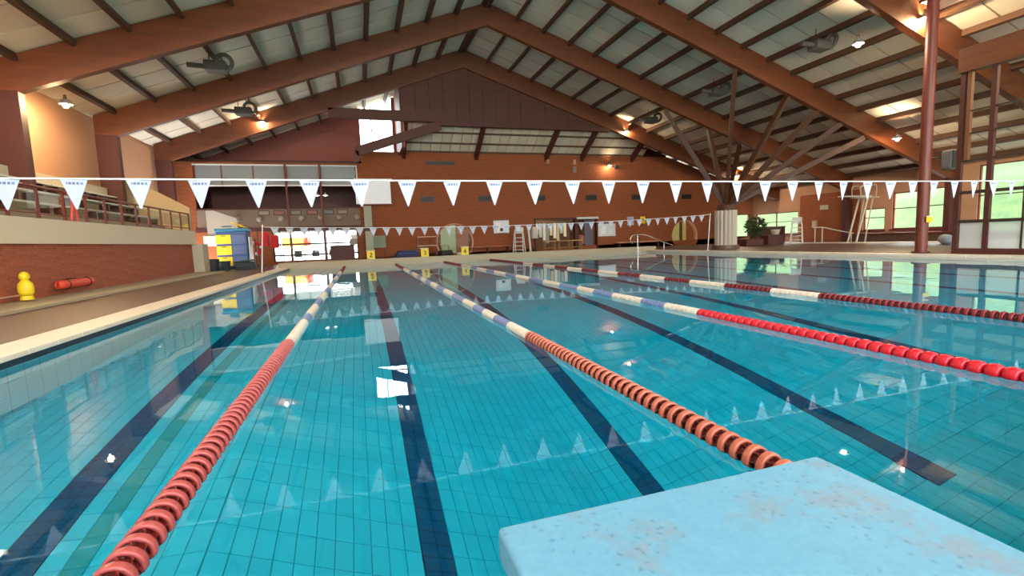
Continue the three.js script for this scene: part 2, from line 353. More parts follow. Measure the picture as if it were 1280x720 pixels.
// ------------------------------------------------------------------ lane ropes
{
  const lathe = (pts, seg) => new THREE.LatheGeometry(pts.map((p) => new THREE.Vector2(...p)), seg).rotateX(Math.PI / 2);
  // a wave float: a wide rim ring on a drum with slanted vanes; two materials, rim and drum
  const rim = lathe([[0.048, -0.019], [0.063, -0.018], [0.0665, -0.011], [0.0665, 0.011], [0.063, 0.018], [0.048, 0.019], [0.048, -0.019]], 32);
  const vane = [...Array(7).keys()].map((k) => new THREE.BoxGeometry(0.03, 0.007, 0.072).rotateX(0.5).translate(0.04, 0, 0).rotateZ(k * Math.PI * 2 / 7));
  const drum = merge([lathe([[0.012, -0.038], [0.034, -0.037], [0.036, 0], [0.034, 0.037], [0.012, 0.038]], 20), ...vane]);
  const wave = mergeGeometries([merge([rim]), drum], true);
  const barrel = new THREE.LatheGeometry([[0.012, -0.046], [0.044, -0.045], [0.058, -0.034], [0.063, -0.012], [0.063, 0.012], [0.058, 0.034], [0.044, 0.045], [0.012, 0.046]].map((p) => new THREE.Vector2(...p)), 24).rotateX(Math.PI / 2);
  const smooth = new THREE.LatheGeometry([[0.012, -0.048], [0.054, -0.047], [0.06, -0.04], [0.06, 0.04], [0.054, 0.047], [0.012, 0.048]].map((p) => new THREE.Vector2(...p)), 20).rotateX(Math.PI / 2);
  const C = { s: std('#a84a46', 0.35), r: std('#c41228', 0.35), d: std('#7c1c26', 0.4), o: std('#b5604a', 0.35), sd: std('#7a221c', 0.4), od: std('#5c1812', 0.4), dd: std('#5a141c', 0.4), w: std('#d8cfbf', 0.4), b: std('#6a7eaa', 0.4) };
  const bands = (list) => (z) => { for (const [to, c] of list) if (z > to) return c; return list[list.length - 1][1]; };
  const ropes = [
    [-0.826, 'pink-red spiral float lane rope, leftmost of the four in the pool', wave, bands([[-5.6, 's'], [-7.1, 'w'], [-7.75, 'b'], [-8.9, 'w'], [-9.9, 'b'], [-11.2, 'w'], [-12.4, 'b'], [-14, 'w'], [-15.2, 'b'], [-16.8, 'w'], [-18, 'b'], [-20, 'w'], [-30, 'd']])],
    [1.674, 'dull red spiral float lane rope ending behind the starting block', wave, bands([[-4.75, 'o'], [-5.45, 'w'], [-6.0, 'b'], [-6.6, 'w'], [-7.2, 'b'], [-8, 'w'], [-9, 'b'], [-10, 'w'], [-11, 'b'], [-12, 'w'], [-13, 'b'], [-14, 'w'], [-15, 'b'], [-16.5, 'w'], [-17.5, 'b'], [-20, 'w'], [-30, 'd']])],
    [4.174, 'bright red barrel float lane rope with white and blue stretches', barrel, bands([[-5.15, 'r'], [-5.8, 'w'], [-6.4, 'b'], [-7.3, 'w'], [-8.0, 'b'], [-8.7, 'w'], [-9.6, 'b'], [-10.6, 'w'], [-11.6, 'b'], [-12.7, 'w'], [-13.7, 'b'], [-15, 'w'], [-16, 'b'], [-17.4, 'w'], [-18.4, 'b'], [-20.3, 'w'], [-30, 'd']])],
    [6.68, 'thin dark red and white lane rope, rightmost in the pool', wave, bands([[-5.5, 'd'], [-6.4, 'w'], [-7.5, 'd'], [-8.5, 'w'], [-9.35, 'd'], [-10.4, 'w'], [-11.5, 'd'], [-12.6, 'w'], [-13.7, 'd'], [-14.8, 'w'], [-15.9, 'd'], [-17, 'w'], [-18.2, 'd'], [-19.4, 'w'], [-30, 'd']])],
  ];
  for (const [x, label, near, band] of ropes) {
    const t = thing('lane_rope', label, 'lane rope', [x, 0.012, PZ0], 0, 'floating lane ropes');
    part('cable', new THREE.CylinderGeometry(0.006, 0.006, 24.8, 8).rotateX(Math.PI / 2).translate(0, 0, -12.42), M.steel, t);
    for (let k = 0, z = -0.12; z > -24.6; k++) {
      const c = band(z + PZ0), red = c === 's' || c === 'o' || c === 'd' || c === 'r';
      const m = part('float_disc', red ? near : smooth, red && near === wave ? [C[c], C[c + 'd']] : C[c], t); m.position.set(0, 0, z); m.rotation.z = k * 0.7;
      z -= red && near === wave && z > -6 ? 0.08 : 0.1;
    }
  }
}

// ------------------------------------------------------------------ starting blocks
{
  const t = thing('starting_block', 'pale blue starting block with worn patches in the right foreground', 'starting block', [0.46, 0.405, -0.15]);
  const topG = new RoundedBoxGeometry(0.6, 0.05, 0.94, 4, 0.007);
  part('platform', muv(topG.translate(0, 0.225, 0.0)), M.blockTop, t);
  const s = new THREE.Shape([[-0.42, 0], [-0.42, 0.2], [0.44, 0.2], [0.44, 0]].map((p) => new THREE.Vector2(...p)));
  part('side_panel', bx(-0.293, -0.25, -0.0, 0.2, -0.44, 0.44), M.concrete, t);
  part('side_panel', bx(0.25, 0.293, -0.0, 0.2, -0.44, 0.44), M.concrete, t);
  part('front_panel', bx(-0.25, 0.25, 0.0, 0.2, -0.44, -0.4), M.concrete, t);
  part('pedestal', bx(-0.22, 0.22, 0.0, 0.2, -0.2, 0.4), M.concreteGrey, t);
}
const font = await new FontLoader().loadAsync('fonts/droid/droid_sans_bold.typeface.json');
{
  const names = { 1: 'yellow fronted starting block at the far end, leftmost of three', 2: 'yellow fronted starting block at the far end, middle of three', 3: 'yellow fronted starting block at the far end, rightmost of three' };
  for (let k = 1; k <= 3; k++) {
    const x = [0, 0.48, 3.22, 5.38][k];
    const t = thing('starting_block', names[k], 'starting block', [x, 0.33, -25.5], 0, 'starting blocks at the far end');
    part('post', bx(-0.07, 0.07, 0, 0.2, -0.08, 0.08), M.concreteGrey, t);
    part('platform', rb(0.46, 0.05, 0.5, 0.015, 0, 0.44, -0.1), M.concrete, t);
    const f = part('number_board', rb(0.4, 0.46, 0.04, 0.012, 0, 0.19, 0.16), M.yellow, t);
    const g = new TextGeometry(String(k + 1), { font, size: 0.22, depth: 0.006, curveSegments: 4 }); g.computeBoundingBox(); g.translate(-g.boundingBox.max.x / 2, 0.1, 0.18);
    part('number', g, M.dark, f);
  }
}

// ------------------------------------------------------------------ pennant lines
{
  const print = tex(64, 64, (u, v) => {
    const y = Math.abs(v - 0.86), s = (Math.sin(u * 90) + Math.sin(u * 41 + 1)) > -0.5;
    return y < 0.035 && u > 0.2 && u < 0.8 && s ? [84, 98, 130] : [168, 172, 183];
  });
  const cloth = std('#ffffff', 0.8, { map: print, side: THREE.DoubleSide });
  const flag = (w, h) => { const s = new THREE.Shape([[-w / 2, 0], [w / 2, 0], [w * 0.03, -h], [-w * 0.03, -h]].map((p) => new THREE.Vector2(...p))); const g = new THREE.ExtrudeGeometry(s, { depth: 0.002, bevelEnabled: false }); const p = g.attributes.position, uv = g.attributes.uv; for (let i = 0; i < p.count; i++) uv.setXY(i, p.getX(i) / w + 0.5, 1 + p.getY(i) / h); return g; };
  const rows = [
    ['white pennant flags on the near line across the whole pool', -5.48, -3.56, 16.9, 0.04, 0.505, 0.205, 0.275, 0.0095, (x) => 1.755 + 0.0011 * (x - 4) ** 2 * 0.35],
    ['small white pennant flags on the far line across the pool', -20.3, -3.46, 17.12, 0.02, 0.52, 0.3, 0.33, 0.011, (x) => 1.69 + 0.0022 * (x - 6) ** 2],
  ];
  for (const [label, z, xa, xb, x0, dx, w, h, r, y] of rows) {
    const t = thing('pennant_line', label, 'bunting', [0, 0, z]);
    const pts = []; for (let k = 0; k <= 24; k++) { const x = xa + (xb - xa) * k / 24; pts.push([x, y(x), 0]); }
    part('rope', tube(pts, r, 120, 8), M.white, t);
    const fg = flag(w, h);
    for (let x = x0 - 7 * dx; x < xb; x += dx) if (x > xa + 0.2) { const m = part('pennant', fg, cloth, t); m.position.set(x, y(x) - r * 0.5, 0); m.rotation.set((rnd() - 0.5) * 0.12, (rnd() - 0.5) * 0.35, (rnd() - 0.5) * 0.05); }
  }
  const post = (x0, x1, z, h, label) => {
    const t = thing('pennant_post', label, 'post', [x0, 0.13, z], 0, 'posts of the pennant lines');
    part('pole', rod(V(0, 0, 0), V(x1 - x0, h, 0), 0.024, 12), M.white, t); part('base', new THREE.CylinderGeometry(0.09, 0.1, 0.03, 16).translate(0, 0.015, 0), M.steel, t);
    part('cap', new THREE.SphereGeometry(0.032, 12, 8).translate(x1 - x0, h, 0), M.white, t);
  };
  post(-3.68, -3.52, -20.3, 1.82, 'leaning white pennant post on the left pool edge near the lockers');
  post(17.05, 17.2, -20.3, 1.86, 'leaning white pennant post on the right pool edge before the fluted column');
  post(-3.65, -3.62, -5.48, 1.66, 'white pennant post on the left pool edge beside the stand');
  post(16.85, 16.95, -5.48, 1.66, 'white pennant post on the right pool edge beside the glazed screen');
}

// ------------------------------------------------------------------ spectator stand on the left
{
  struct('wall_stand', bx(-7.2, -6.9, 0.1, 1.36, -23.6, 5.2), M.brickRed);
  struct('trim_5', bx(-7.3, -6.82, 1.36, 1.93, -24.0, 5.2), std('#d6c8ae', 0.8));
  const t = struct('spectator_stand');
  part('floor_slab', bx(-9.6, -7.3, 1.4, 1.6, -24, 5.2), M.concrete, t);
  for (let k = 0; k < 3; k++) {
    const x1 = -7.75 - k * 0.62, y = 2.15 + k * 0.42;
    part('step', bx(-9.6, x1, y - 0.42, y, -23.5, 5.2), M.concreteGrey, t);
    for (let z = -23.2, i = 0; z < 5; z += 2.35, i++) { const b = part('bench_board', bx(x1 - 0.36, x1 + 0.02, y + 0.26, y + 0.31, z, z + 2.3), M.white, t); part('bench_leg', bx(x1 - 0.3, x1 - 0.04, y, y + 0.26, z + 0.3, z + 0.36), M.redDark, b); part('bench_leg', bx(x1 - 0.3, x1 - 0.04, y, y + 0.26, z + 1.9, z + 1.96), M.redDark, b); }
  }
  part('end_wall', poly([[6.86, 1.93], [9.6, 1.93], [9.6, 4.4], [8.3, 3.8], [6.86, 2.92]], [], 0.16).rotateY(Math.PI).translate(0, 0, -23.7), std('#ad9871', 0.8), t);
  part('back_ledge', bx(-9.6, -9.2, 3.3, 3.62, -22.5, 5.2), M.concrete, t);
  const r = thing('railing', 'dark red steel railing along the front edge of the spectator stand', 'railing', [-6.9, 1.93, -9]);
  part('top_rail', rod(V(0, 0.72, -14.6), V(0, 0.72, 14), 0.03), M.red, r);
  part('mid_rail', rod(V(0, 0.12, -14.6), V(0, 0.12, 14), 0.018), M.red, r);
  for (let z = -14.6; z < 13.6; z += 1.0) part('post', bx(-0.025, 0.025, 0, 0.72, z - 0.025, z + 0.025), M.red, r);
  for (let z = -14.6; z < 13.6; z += 1.0) part('infill', bx(-0.006, 0.006, 0.18, 0.62, z + 0.06, z + 0.94), M.glass, r);
  const g = thing('gate_frame', 'bright red tubular gate in the railing of the spectator stand', 'gate', [-6.78, 1.93, -14.9]);
  part('frame', merge([rod(V(0, 0, 0), V(0, 0.68, 0.1), 0.03), rod(V(0, 0, 0.28), V(0, 0.68, 0.1), 0.03), rod(V(0, 0.66, -0.1), V(0, 0.66, 0.3), 0.03)]), std('#c5433c', 0.4), g);
  // end of the stand and passage
  struct('wall_stand_end', bx(-9.6, -6.9, 0.1, 1.36, -23.9, -23.6), M.brickRed);
  part('facing', bx(-6.95, -6.5, 0.1, 1.36, -24.4, -23.65), M.concrete, struct('pillar_1'));
  struct('trim_6', bx(-7.95, -6.3, 1.3, 1.85, -29.6, -29.2), M.concrete);
  part('panel', poly([[6.3, 1.85], [7.75, 1.85], [7.75, 3.2], [7.4, 3.2], [6.3, 2.75]], [], 0.12).rotateY(Math.PI).translate(0, 0, -29.3), M.concreteGrey, struct('trim_7'));
}
{
  const d = thing('rescue_dummy', 'yellow rescue training dummy standing against the left brick wall', 'dummy', [-6.62, 0.2, -12.3]); d.scale.setScalar(0.76);
  part('body', new THREE.LatheGeometry([[0, 0.1], [0.13, 0.1], [0.17, 0.2], [0.175, 0.33], [0.155, 0.44], [0.1, 0.5], [0.07, 0.53], [0.068, 0.55]].map((p) => new THREE.Vector2(...p)), 24).scale(1, 1, 0.85), M.yellow, d);
  part('head', new THREE.SphereGeometry(0.115, 20, 14).scale(1, 1.12, 1).translate(0, 0.63, 0), M.yellow, d);
  part('foot_stand', new THREE.CylinderGeometry(0.13, 0.15, 0.1, 20).translate(0, 0.05, 0), M.yellow, d);
  const b = solo('wall_bar', tube([[-6.66, 0.3, -12.15], [-6.66, 0.3, -11], [-6.66, 0.3, -9], [-6.66, 0.3, -7]], 0.02, 20), std('#b98a70', 0.5), 'thin pale bar running low along the left brick wall', 'bar');
  for (const z of [-8, -11]) part('bracket', bx(-6.9, -6.64, 0.28, 0.32, z - 0.02, z + 0.02), M.redDark, b);
  const f = thing('rescue_tube', 'orange-red rescue tube hanging on the left brick wall', 'rescue tube', [-6.72, 0.4, -14.35]);
  part('float', new THREE.CapsuleGeometry(0.1, 1.25, 6, 18).rotateX(Math.PI / 2), M.orange, f);
  part('strap', new THREE.TorusGeometry(0.105, 0.014, 8, 20).translate(0, 0, 0.45), M.redDark, f);
  part('strap', new THREE.TorusGeometry(0.105, 0.014, 8, 20).translate(0, 0, -0.45), M.redDark, f);
  part('hook', bx(-0.18, 0.0, 0.09, 0.12, -0.02, 0.02), M.dark, f);
  part('end_grip', new THREE.TorusGeometry(0.07, 0.02, 8, 18).rotateY(Math.PI / 2).translate(0, 0, 0.78), M.orange, f);
}
// lockers, bins and rescue gear in the far left corner
{
  const c = thing('locker', 'blue locker with three yellow drawer fronts by the far left corner', 'locker', [-6.05, 0.11, -27.1]);
  part('body', rb(1.35, 1.75, 0.95, 0.03, 0, 0.98, 0), M.blue, c);
  for (let k = 0; k < 3; k++) { const d = part('drawer', rb(0.66, 0.45, 0.05, 0.02, -0.34, 0.4 + k * 0.54, 0.49), M.yellow, c); part('handle', rb(0.2, 0.03, 0.03, 0.01, -0.34, 0.56 + k * 0.54, 0.53), M.dark, d); }
  for (let k = 0; k < 3; k++) part('door', rb(0.62, 0.45, 0.04, 0.015, 0.33, 0.4 + k * 0.54, 0.485), std('#4a5d86', 0.5), c);
  part('plinth', bx(-0.65, 0.65, 0, 0.1, -0.45, 0.45), M.dark, c);
  part('lid', rb(1.42, 0.16, 1.05, 0.04, 0, 1.94, 0), M.teal, c);
  const p = thing('kickboard_pile', 'yellow and blue foam boards lying on top of the blue locker', 'foam boards', [-5.75, 2.2, -27.0]);
  part('board', rb(0.5, 0.05, 0.34, 0.02, 0.1, 0.05, 0).rotateZ(-0.25), M.yellow, p); part('board', rb(0.5, 0.05, 0.34, 0.02, -0.1, 0.12, 0.05).rotateZ(-0.3), M.yellow, p); part('board', rb(0.4, 0.05, 0.3, 0.02, -0.55, 0.04, 0), std('#3c86a8', 0.5), p);
  const bin = (x, z, w, h, m, label) => { const t = thing('storage_bin', label, 'bin', [x, 0.11, z], 0.2, 'storage bins beside the locker'); part('tub', new THREE.CylinderGeometry(w * 0.62, w * 0.52, h, 4, 1).rotateY(Math.PI / 4).translate(0, h / 2, 0), m, t); part('rim', rb(w * 0.92, 0.04, w * 0.92, 0.015, 0, h, 0), M.black, t); };
  bin(-6.45, -24.75, 0.55, 0.55, std('#22262c', 0.5), 'black storage bin at the end of the brick wall');
  bin(-6.2, -25.5, 0.6, 0.42, std('#20343a', 0.5), 'dark low tub between the black bin and the locker');
  const m = thing('foam_mat', 'dark green folded mat leaning on the tub by the locker', 'mat', [-5.3, 0.11, -25.6], 0.1);
  part('fold', rb(0.9, 0.07, 0.5, 0.03, 0, 0.4, 0).rotateZ(0.1), std('#1f4034', 0.7), m); part('fold', rb(0.9, 0.07, 0.5, 0.03, 0, 0.06, 0.05), std('#2a3c40', 0.7), m); part('fold', rb(0.85, 0.26, 0.42, 0.03, 0, 0.23, 0), std('#1b2a30', 0.7), m);
  const pk = thing('picket_sign', 'narrow white panel standing against the right side of the locker', 'panel', [-5.27, 0.11, -26.9]);
  part('board', rb(0.05, 1.55, 0.7, 0.015, 0, 0.8, 0), M.white, pk); part('foot', bx(-0.08, 0.08, 0, 0.03, -0.3, 0.3), M.grey, pk);
  const vest = (x, z, y, s, label) => {
    const v = thing('life_vest', label, 'life vest', [x, y, z], 0, 'red life vests on the rack');
    part('front', rb(0.42 * s, 0.72 * s, 0.16, 0.07, 0, 0, 0.06), M.redCloth, v); part('back', rb(0.42 * s, 0.7 * s, 0.1, 0.05, 0, 0.01, -0.08), M.redCloth, v);
    part('collar', new THREE.TorusGeometry(0.12, 0.05, 8, 16).rotateX(Math.PI / 2).translate(0, 0.36 * s, 0), M.redCloth, v); part('belt', rb(0.44 * s, 0.04, 0.2, 0.01, 0, -0.1, 0.03), M.black, v);
  };
  const rk = thing('coat_rack', 'dark wheeled rack holding red life vests left of the bright window', 'rack', [-4.75, 0.11, -28.9]);
  part('frame', merge([rod(V(-0.55, 0.08, 0), V(-0.55, 1.95, 0), 0.025), rod(V(0.55, 0.08, 0), V(0.55, 1.95, 0), 0.025), rod(V(-0.55, 1.95, 0), V(0.55, 1.95, 0), 0.025), rod(V(-0.55, 0.12, -0.25), V(-0.55, 0.12, 0.25), 0.025), rod(V(0.55, 0.12, -0.25), V(0.55, 0.12, 0.25), 0.025)]), M.black, rk);
  for (const x of [-0.55, 0.55]) for (const z of [-0.25, 0.25]) part('wheel', new THREE.CylinderGeometry(0.05, 0.05, 0.04, 12).rotateZ(Math.PI / 2).translate(x, 0.05, z), M.black, rk);
  vest(-4.95, -28.9, 1.55, 1, 'red life vest hanging on the left of the rack');
  vest(-4.47, -28.9, 1.42, 0.98, 'red life vest hanging on the right of the rack, beside the bright window');
  const lb = thing('lifebuoy', 'red and white lifebuoy hanging beside the locker', 'lifebuoy', [-5.35, 1.1, -28.22], 0);
  part('ring', new THREE.TorusGeometry(0.3, 0.08, 14, 36), M.redCloth, lb); for (let k = 0; k < 4; k++) part('band', new THREE.TorusGeometry(0.3, 0.084, 12, 8, 0.4).rotateZ(k * Math.PI / 2), M.white, lb);
  const st = solo('lifebuoy_post', rod(V(-5.35, 0.11, -28.42), V(-5.35, 1.65, -28.42), 0.035), M.redDark, 'dark red post carrying the lifebuoy beside the locker', 'post');
  part('hook', bx(-5.38, -5.32, 1.5, 1.54, -28.42, -28.2), M.redDark, st);
}

// ------------------------------------------------------------------ mezzanine in the far left corner
{
  const room = struct('wall_mezzanine');
  part('back', bx(-9.6, 0.4, 2.2, 6.2, -37.2, -37), M.plasterPink, room);
  part('side', bx(-9.8, -9.6, 2.2, 6.2, -37, -31.2), M.redDark, room); part('side', bx(0.2, 0.4, 2.2, 6.2, -37, -31.2), M.redDark, room);
  part('slab', bx(-9.8, 0.4, 2.1, 2.3, -37.2, -31.2), M.concreteGrey, room); part('soffit', bx(-9.8, 0.4, 6.0, 6.2, -37.2, -31.2), M.redDark, room);
  part('inner_wall', bx(-8.6, 0.1, 2.3, 5.2, -34.2, -34.0), M.redDark, room);
  const par = struct('mezzanine_front');
  part('parapet', bx(-8.6, 0.1, 2.3, 3.32, -31.0, -30.8), std('#6f5f52', 0.8), par);
  part('fascia', bx(-8.7, 0.14, 2.08, 2.3, -31.0, -30.74), M.redDark, par);
  part('top_rail', bx(-8.6, 0.1, 3.32, 3.4, -31.02, -30.76), M.redDark, par);
  const band = struct('window_51');
  const xs = [-8.5, -7.2, -5.6, -3.85, -2.0, 0.0];
  part('window_frame', merge([bx(-8.6, 0.1, 5.82, 5.9, -30.95, -30.85), bx(-8.6, 0.1, 4.66, 4.74, -30.95, -30.85), bx(0.02, 0.1, 4.74, 5.82, -30.95, -30.85)]), M.white, band);
  const gp = std('#6f7676', 0.35);
  for (let k = 0; k < 5; k++) part('pane', bx(xs[k] + 0.03, xs[k + 1] - 0.03, 4.75, 5.81, -30.92, -30.9), gp, band);
  for (let k = 0; k < 5; k++) part('mullion', bx(xs[k] - 0.03, xs[k] + 0.03, 4.74, 5.82, -30.95, -30.87), M.red, band);
  for (const [x, l] of [[-3.85, 'left of two slim red posts before the mezzanine and bright window'], [-2.0, 'right of two slim red posts before the mezzanine and bright window']]) {
    const p = thing('steel_post', l, 'post', [x, 0.13, -30.42], 0, 'slim red posts of the mezzanine'); part('shaft', new THREE.CylinderGeometry(0.06, 0.06, 5.75, 12).translate(0, 2.88, 0), M.red, p); part('foot', rb(0.2, 0.04, 0.2, 0.01, 0, 0.02, 0), M.redDark, p);
  }
  [-6.6, -5.45, -4.3, -3.2, -2.15, -1.1, -0.1].forEach((x, i) => {
    const g = thing('globe_lamp', ['', 'second', 'third', 'fourth', 'fifth', 'sixth', ''][i] ? `${['', 'second', 'third', 'fourth', 'fifth', 'sixth'][i]} white globe lamp from the left on the mezzanine parapet` : i ? 'rightmost white globe lamp on the mezzanine parapet' : 'leftmost white globe lamp on the mezzanine parapet', 'lamp', [x, 2.78, -30.72], 0, 'globe lamps on the mezzanine parapet');
    part('globe', new THREE.SphereGeometry(0.17, 18, 12), std('#94897d', 0.5), g); part('mount', new THREE.CylinderGeometry(0.06, 0.06, 0.14, 12).rotateX(Math.PI / 2).translate(0, 0, -0.1), M.grey, g);
  });
  // picture frames on the parapet
  [-5.2, -4.4, -3.5, -2.6, -1.7, -0.9].forEach((x, i) => { const f = thing('framed_poster', `small dark framed poster above the globe lamps, number ${['one', 'two', 'three', 'four', 'five', 'six'][i]} from the left`, 'poster', [x, 3.12, -30.79], 0, 'posters on the mezzanine parapet'); part('frame', rb(0.6, 0.28, 0.02, 0.006), M.dark, f); part('sheet', rb(0.52, 0.2, 0.01, 0.003, 0, 0, 0.012), std(['#8c7a6c', '#7a4a40', '#75716a', '#8a5a4c', '#6c6a70', '#87786a'][i], 0.6), f); });
  [[-2.34, 'left'], [-1.86, 'right']].forEach(([x, s]) => {
    const p = thing('pendant_lamp', `${s} of two lit pendant lamps inside the dark mezzanine`, 'lamp', [x, 4.2, -31.9], 0, 'pendant lamps in the mezzanine');
    part('shade', new THREE.ConeGeometry(0.17, 0.2, 20, 1, true).translate(0, 0.1, 0), M.white, p); part('cord', rod(V(0, 0.2, 0), V(0, 1.8, 0), 0.012, 6), M.black, p);
    const b = part('bulb', new THREE.SphereGeometry(0.075, 12, 8).translate(0, 0.03, 0), new THREE.MeshStandardMaterial({ color: '#fff', emissive: '#fff0d8', emissiveIntensity: 9 }), p); b.castShadow = false;
    const l = new THREE.PointLight('#fff0d8', 1.2, 0, 2); l.position.y = 0.03; l.castShadow = true; p.add(l);
  });
  // bright window below
  const w = struct('window_52');
  part('window_frame', merge([bx(-4.9, -0.12, 2.03, 2.1, -31.1, -31.0), bx(-4.9, -4.82, 0.25, 2.03, -31.1, -31.0), bx(-0.2, -0.12, 0.25, 2.03, -31.1, -31.0), bx(-4.9, -0.12, 0.25, 0.3, -31.1, -31.0)]), M.redDark, w);
  for (const x of [-3.9, -1.98]) part('mullion', bx(x - 0.05, x + 0.05, 0.3, 2.03, -31.1, -31.0), M.dark, w);
  for (const y of [1.26, 0.62]) part('transom', bx(-4.82, -0.2, y - 0.05, y + 0.05, -31.08, -31.02), M.dark, w);
  part('pane', new THREE.PlaneGeometry(4.6, 1.75).translate(-2.5, 1.17, -31.05), M.glass, w);
  const ct = thing('counter', 'dark counter standing before the right part of the bright window', 'counter', [-0.85, 0.13, -30.1]); part('body', bx(-0.85, 0.5, 0, 0.92, -0.3, 0.3), M.redDark, ct); part('top', rb(1.45, 0.06, 0.7, 0.02, -0.17, 0.95, 0), M.dark, ct);
  const tr = thing('trophy_stand', 'pale boxes piled on the dark counter', 'boxes', [-0.35, 1.11, -30.1]); part('box', bx(-0.25, 0.2, 0, 0.35, -0.2, 0.2), M.concreteGrey, tr); part('box', bx(-0.15, 0.2, 0.35, 0.62, -0.15, 0.15), M.white, tr);
  const pl = struct('pillar_2', bx(0.33, 0.78, 0.13, 3.42, -30.85, -30.4), std('#9a9a88', 0.7));
  part('band', bx(0.31, 0.8, 1.9, 2.15, -30.87, -30.38), M.redDark, pl);
  const pan = thing('notice_board', 'grey-green notice panel fixed right of the stone pillar', 'notice board', [1.15, 0.13, -30.7]); part('board', rb(0.75, 0.75, 0.05, 0.01, 0, 1.1, 0), std('#79836f', 0.7), pan); part('leg', bx(-0.3, -0.26, 0, 0.75, -0.02, 0.02), M.dark, pan); part('leg', bx(0.26, 0.3, 0, 0.75, -0.02, 0.02), M.dark, pan);
}

// ------------------------------------------------------------------ far brick wall and what stands before it
{
  const scr = thing('projection_screen', 'white projection screen hanging high on the brick wall beside the mezzanine', 'screen', [0.98, 3.53, -30.3]);
  part('sheet', bx(-1.05, 1.0, 0, 1.4, -0.01, 0.01), std('#f2f5fb', 0.6), scr); part('case', rb(2.25, 0.12, 0.12, 0.03, 0, 1.45, 0), M.white, scr); part('bottom_bar', rb(2.1, 0.04, 0.04, 0.01, 0, 0, 0), M.white, scr);
  part('bracket', bx(-0.6, -0.55, 1.42, 1.48, -0.595, 0), M.dark, scr); part('bracket', bx(0.55, 0.6, 1.42, 1.48, -0.5, 0), M.dark, scr);
  [4.28, 8.05, 11.95, 15.9, 19.6, 23.95].forEach((x, i) => { const v = thing('wall_vent', `${['leftmost', 'second', 'third', 'fourth', 'fifth', 'rightmost'][i]} dark ventilation slot high on the far brick wall${i % 5 ? ', counted from the left' : ''}`, 'vent', [x, 3.83, -30.89], 0, 'ventilation slots in the brick wall'); part('frame', merge([bx(-0.44, 0.44, 0.15, 0.19, 0, 0.04), bx(-0.44, 0.44, -0.19, -0.15, 0, 0.04), bx(-0.44, -0.4, -0.15, 0.15, 0, 0.04), bx(0.4, 0.44, -0.15, 0.15, 0, 0.04)]), M.darkFrame, v); part('backing', bx(-0.4, 0.4, -0.15, 0.15, 0, 0.008), M.black, v); for (let k = 0; k < 4; k++) part('slat', bx(-0.4, 0.4, -0.12 + k * 0.075, -0.1 + k * 0.075, 0.01, 0.035), M.dark, v); });
  const v2 = thing('wall_vent', 'dark long vent under the low ceiling, above the projection screen', 'vent', [5.2, 6.1, -30.89]); part('frame', bx(-0.95, 0.95, -0.12, 0.12, 0, 0.03), M.darkFrame, v2); part('slot', bx(-0.9, 0.9, -0.07, 0.07, 0.03, 0.035), M.black, v2);
  const mk = thing('wall_loudspeaker', 'small pale loudspeaker on the brick wall under a rafter end', 'loudspeaker', [14.55, 5.75, -30.8]); part('box', rb(0.28, 0.4, 0.2, 0.03), M.plaster, mk); part('grille', bx(-0.1, 0.1, -0.15, 0.15, 0.1, 0.108), M.grey, mk);
  const arm = thing('lamp_bracket', 'dark bracket box beside the small floodlight on the brick wall', 'bracket', [17.95, 5.97, -30.85]); part('box', rb(0.36, 0.22, 0.14, 0.02), M.dark, arm); part('arm', bx(-0.75, -0.15, 0.02, 0.06, -0.03, 0.03), M.dark, arm);
  const board = (x, y, w, h, label) => { const b = thing('notice_board', label, 'notice board', [x, y, -30.86]); part('board', rb(w, h, 0.04, 0.01), M.white, b); part('sheet', bx(-w * 0.35, -w * 0.05, -h * 0.3, h * 0.32, 0.02, 0.025), std('#dcdce0', 0.7), b); part('sheet', bx(w * 0.02, w * 0.36, -h * 0.34, h * 0.25, 0.02, 0.025), std('#cfd4dc', 0.7), b); part('rim', merge([bx(-w / 2, w / 2, h / 2 - 0.02, h / 2 + 0.02, -0.02, 0.03), bx(-w / 2, w / 2, -h / 2 - 0.02, -h / 2 + 0.02, -0.02, 0.03)]), M.grey, b); return b; };
  const b1 = board(9.12, 1.95, 1.08, 0.86, 'white board with a dark mark left of the ladder chair'); part('mark', rb(0.22, 0.2, 0.02, 0.01, 0, -0.2, 0.03), M.dark, b1);
  board(17.08, 1.5, 1.4, 0.92, 'wide white notice board right of the equipment room doorway');
  const sg = thing('wall_sign', 'small yellow sign on the brick wall left of the second round window', 'sign', [20.1, 2.15, -30.88]); part('plate', rb(0.4, 0.5, 0.03, 0.01), M.yellow, sg); part('mark', rb(0.2, 0.12, 0.01, 0.003, 0, 0.05, 0.02), M.dark, sg);
  const sg2 = thing('wall_sign', 'small lilac sign on the brick wall left of the yellow sign', 'sign', [19.05, 2.1, -30.88]); part('plate', rb(0.55, 0.62, 0.03, 0.01), std('#b7a3b8', 0.6), sg2); part('mark', rb(0.3, 0.3, 0.01, 0.003, 0, -0.02, 0.02), std('#7d6a92', 0.6), sg2);
  // corridor behind the wall
  const co = struct('wall_corridor');
  part('back', bx(3.5, 26.5, 0, 3.2, -34.2, -34), std('#5e4434', 0.9), co); part('end', bx(3.3, 3.5, 0, 3.2, -34.2, -31.2), M.plaster, co); part('end', bx(26.5, 26.7, 0, 3.2, -34.2, -31.2), M.plaster, co); part('lid', bx(3.3, 26.7, 3.0, 3.2, -34.2, -31.2), M.white, co); part('base', bx(3.3, 26.7, -0.1, 0.12, -34.2, -31.0), M.deck, co);
  part('divider', bx(10.4, 10.6, 0.1, 3.1, -34, -31.2), M.plaster, co); part('divider', bx(17.5, 17.7, 0.1, 3.1, -34, -31.2), M.plaster, co);
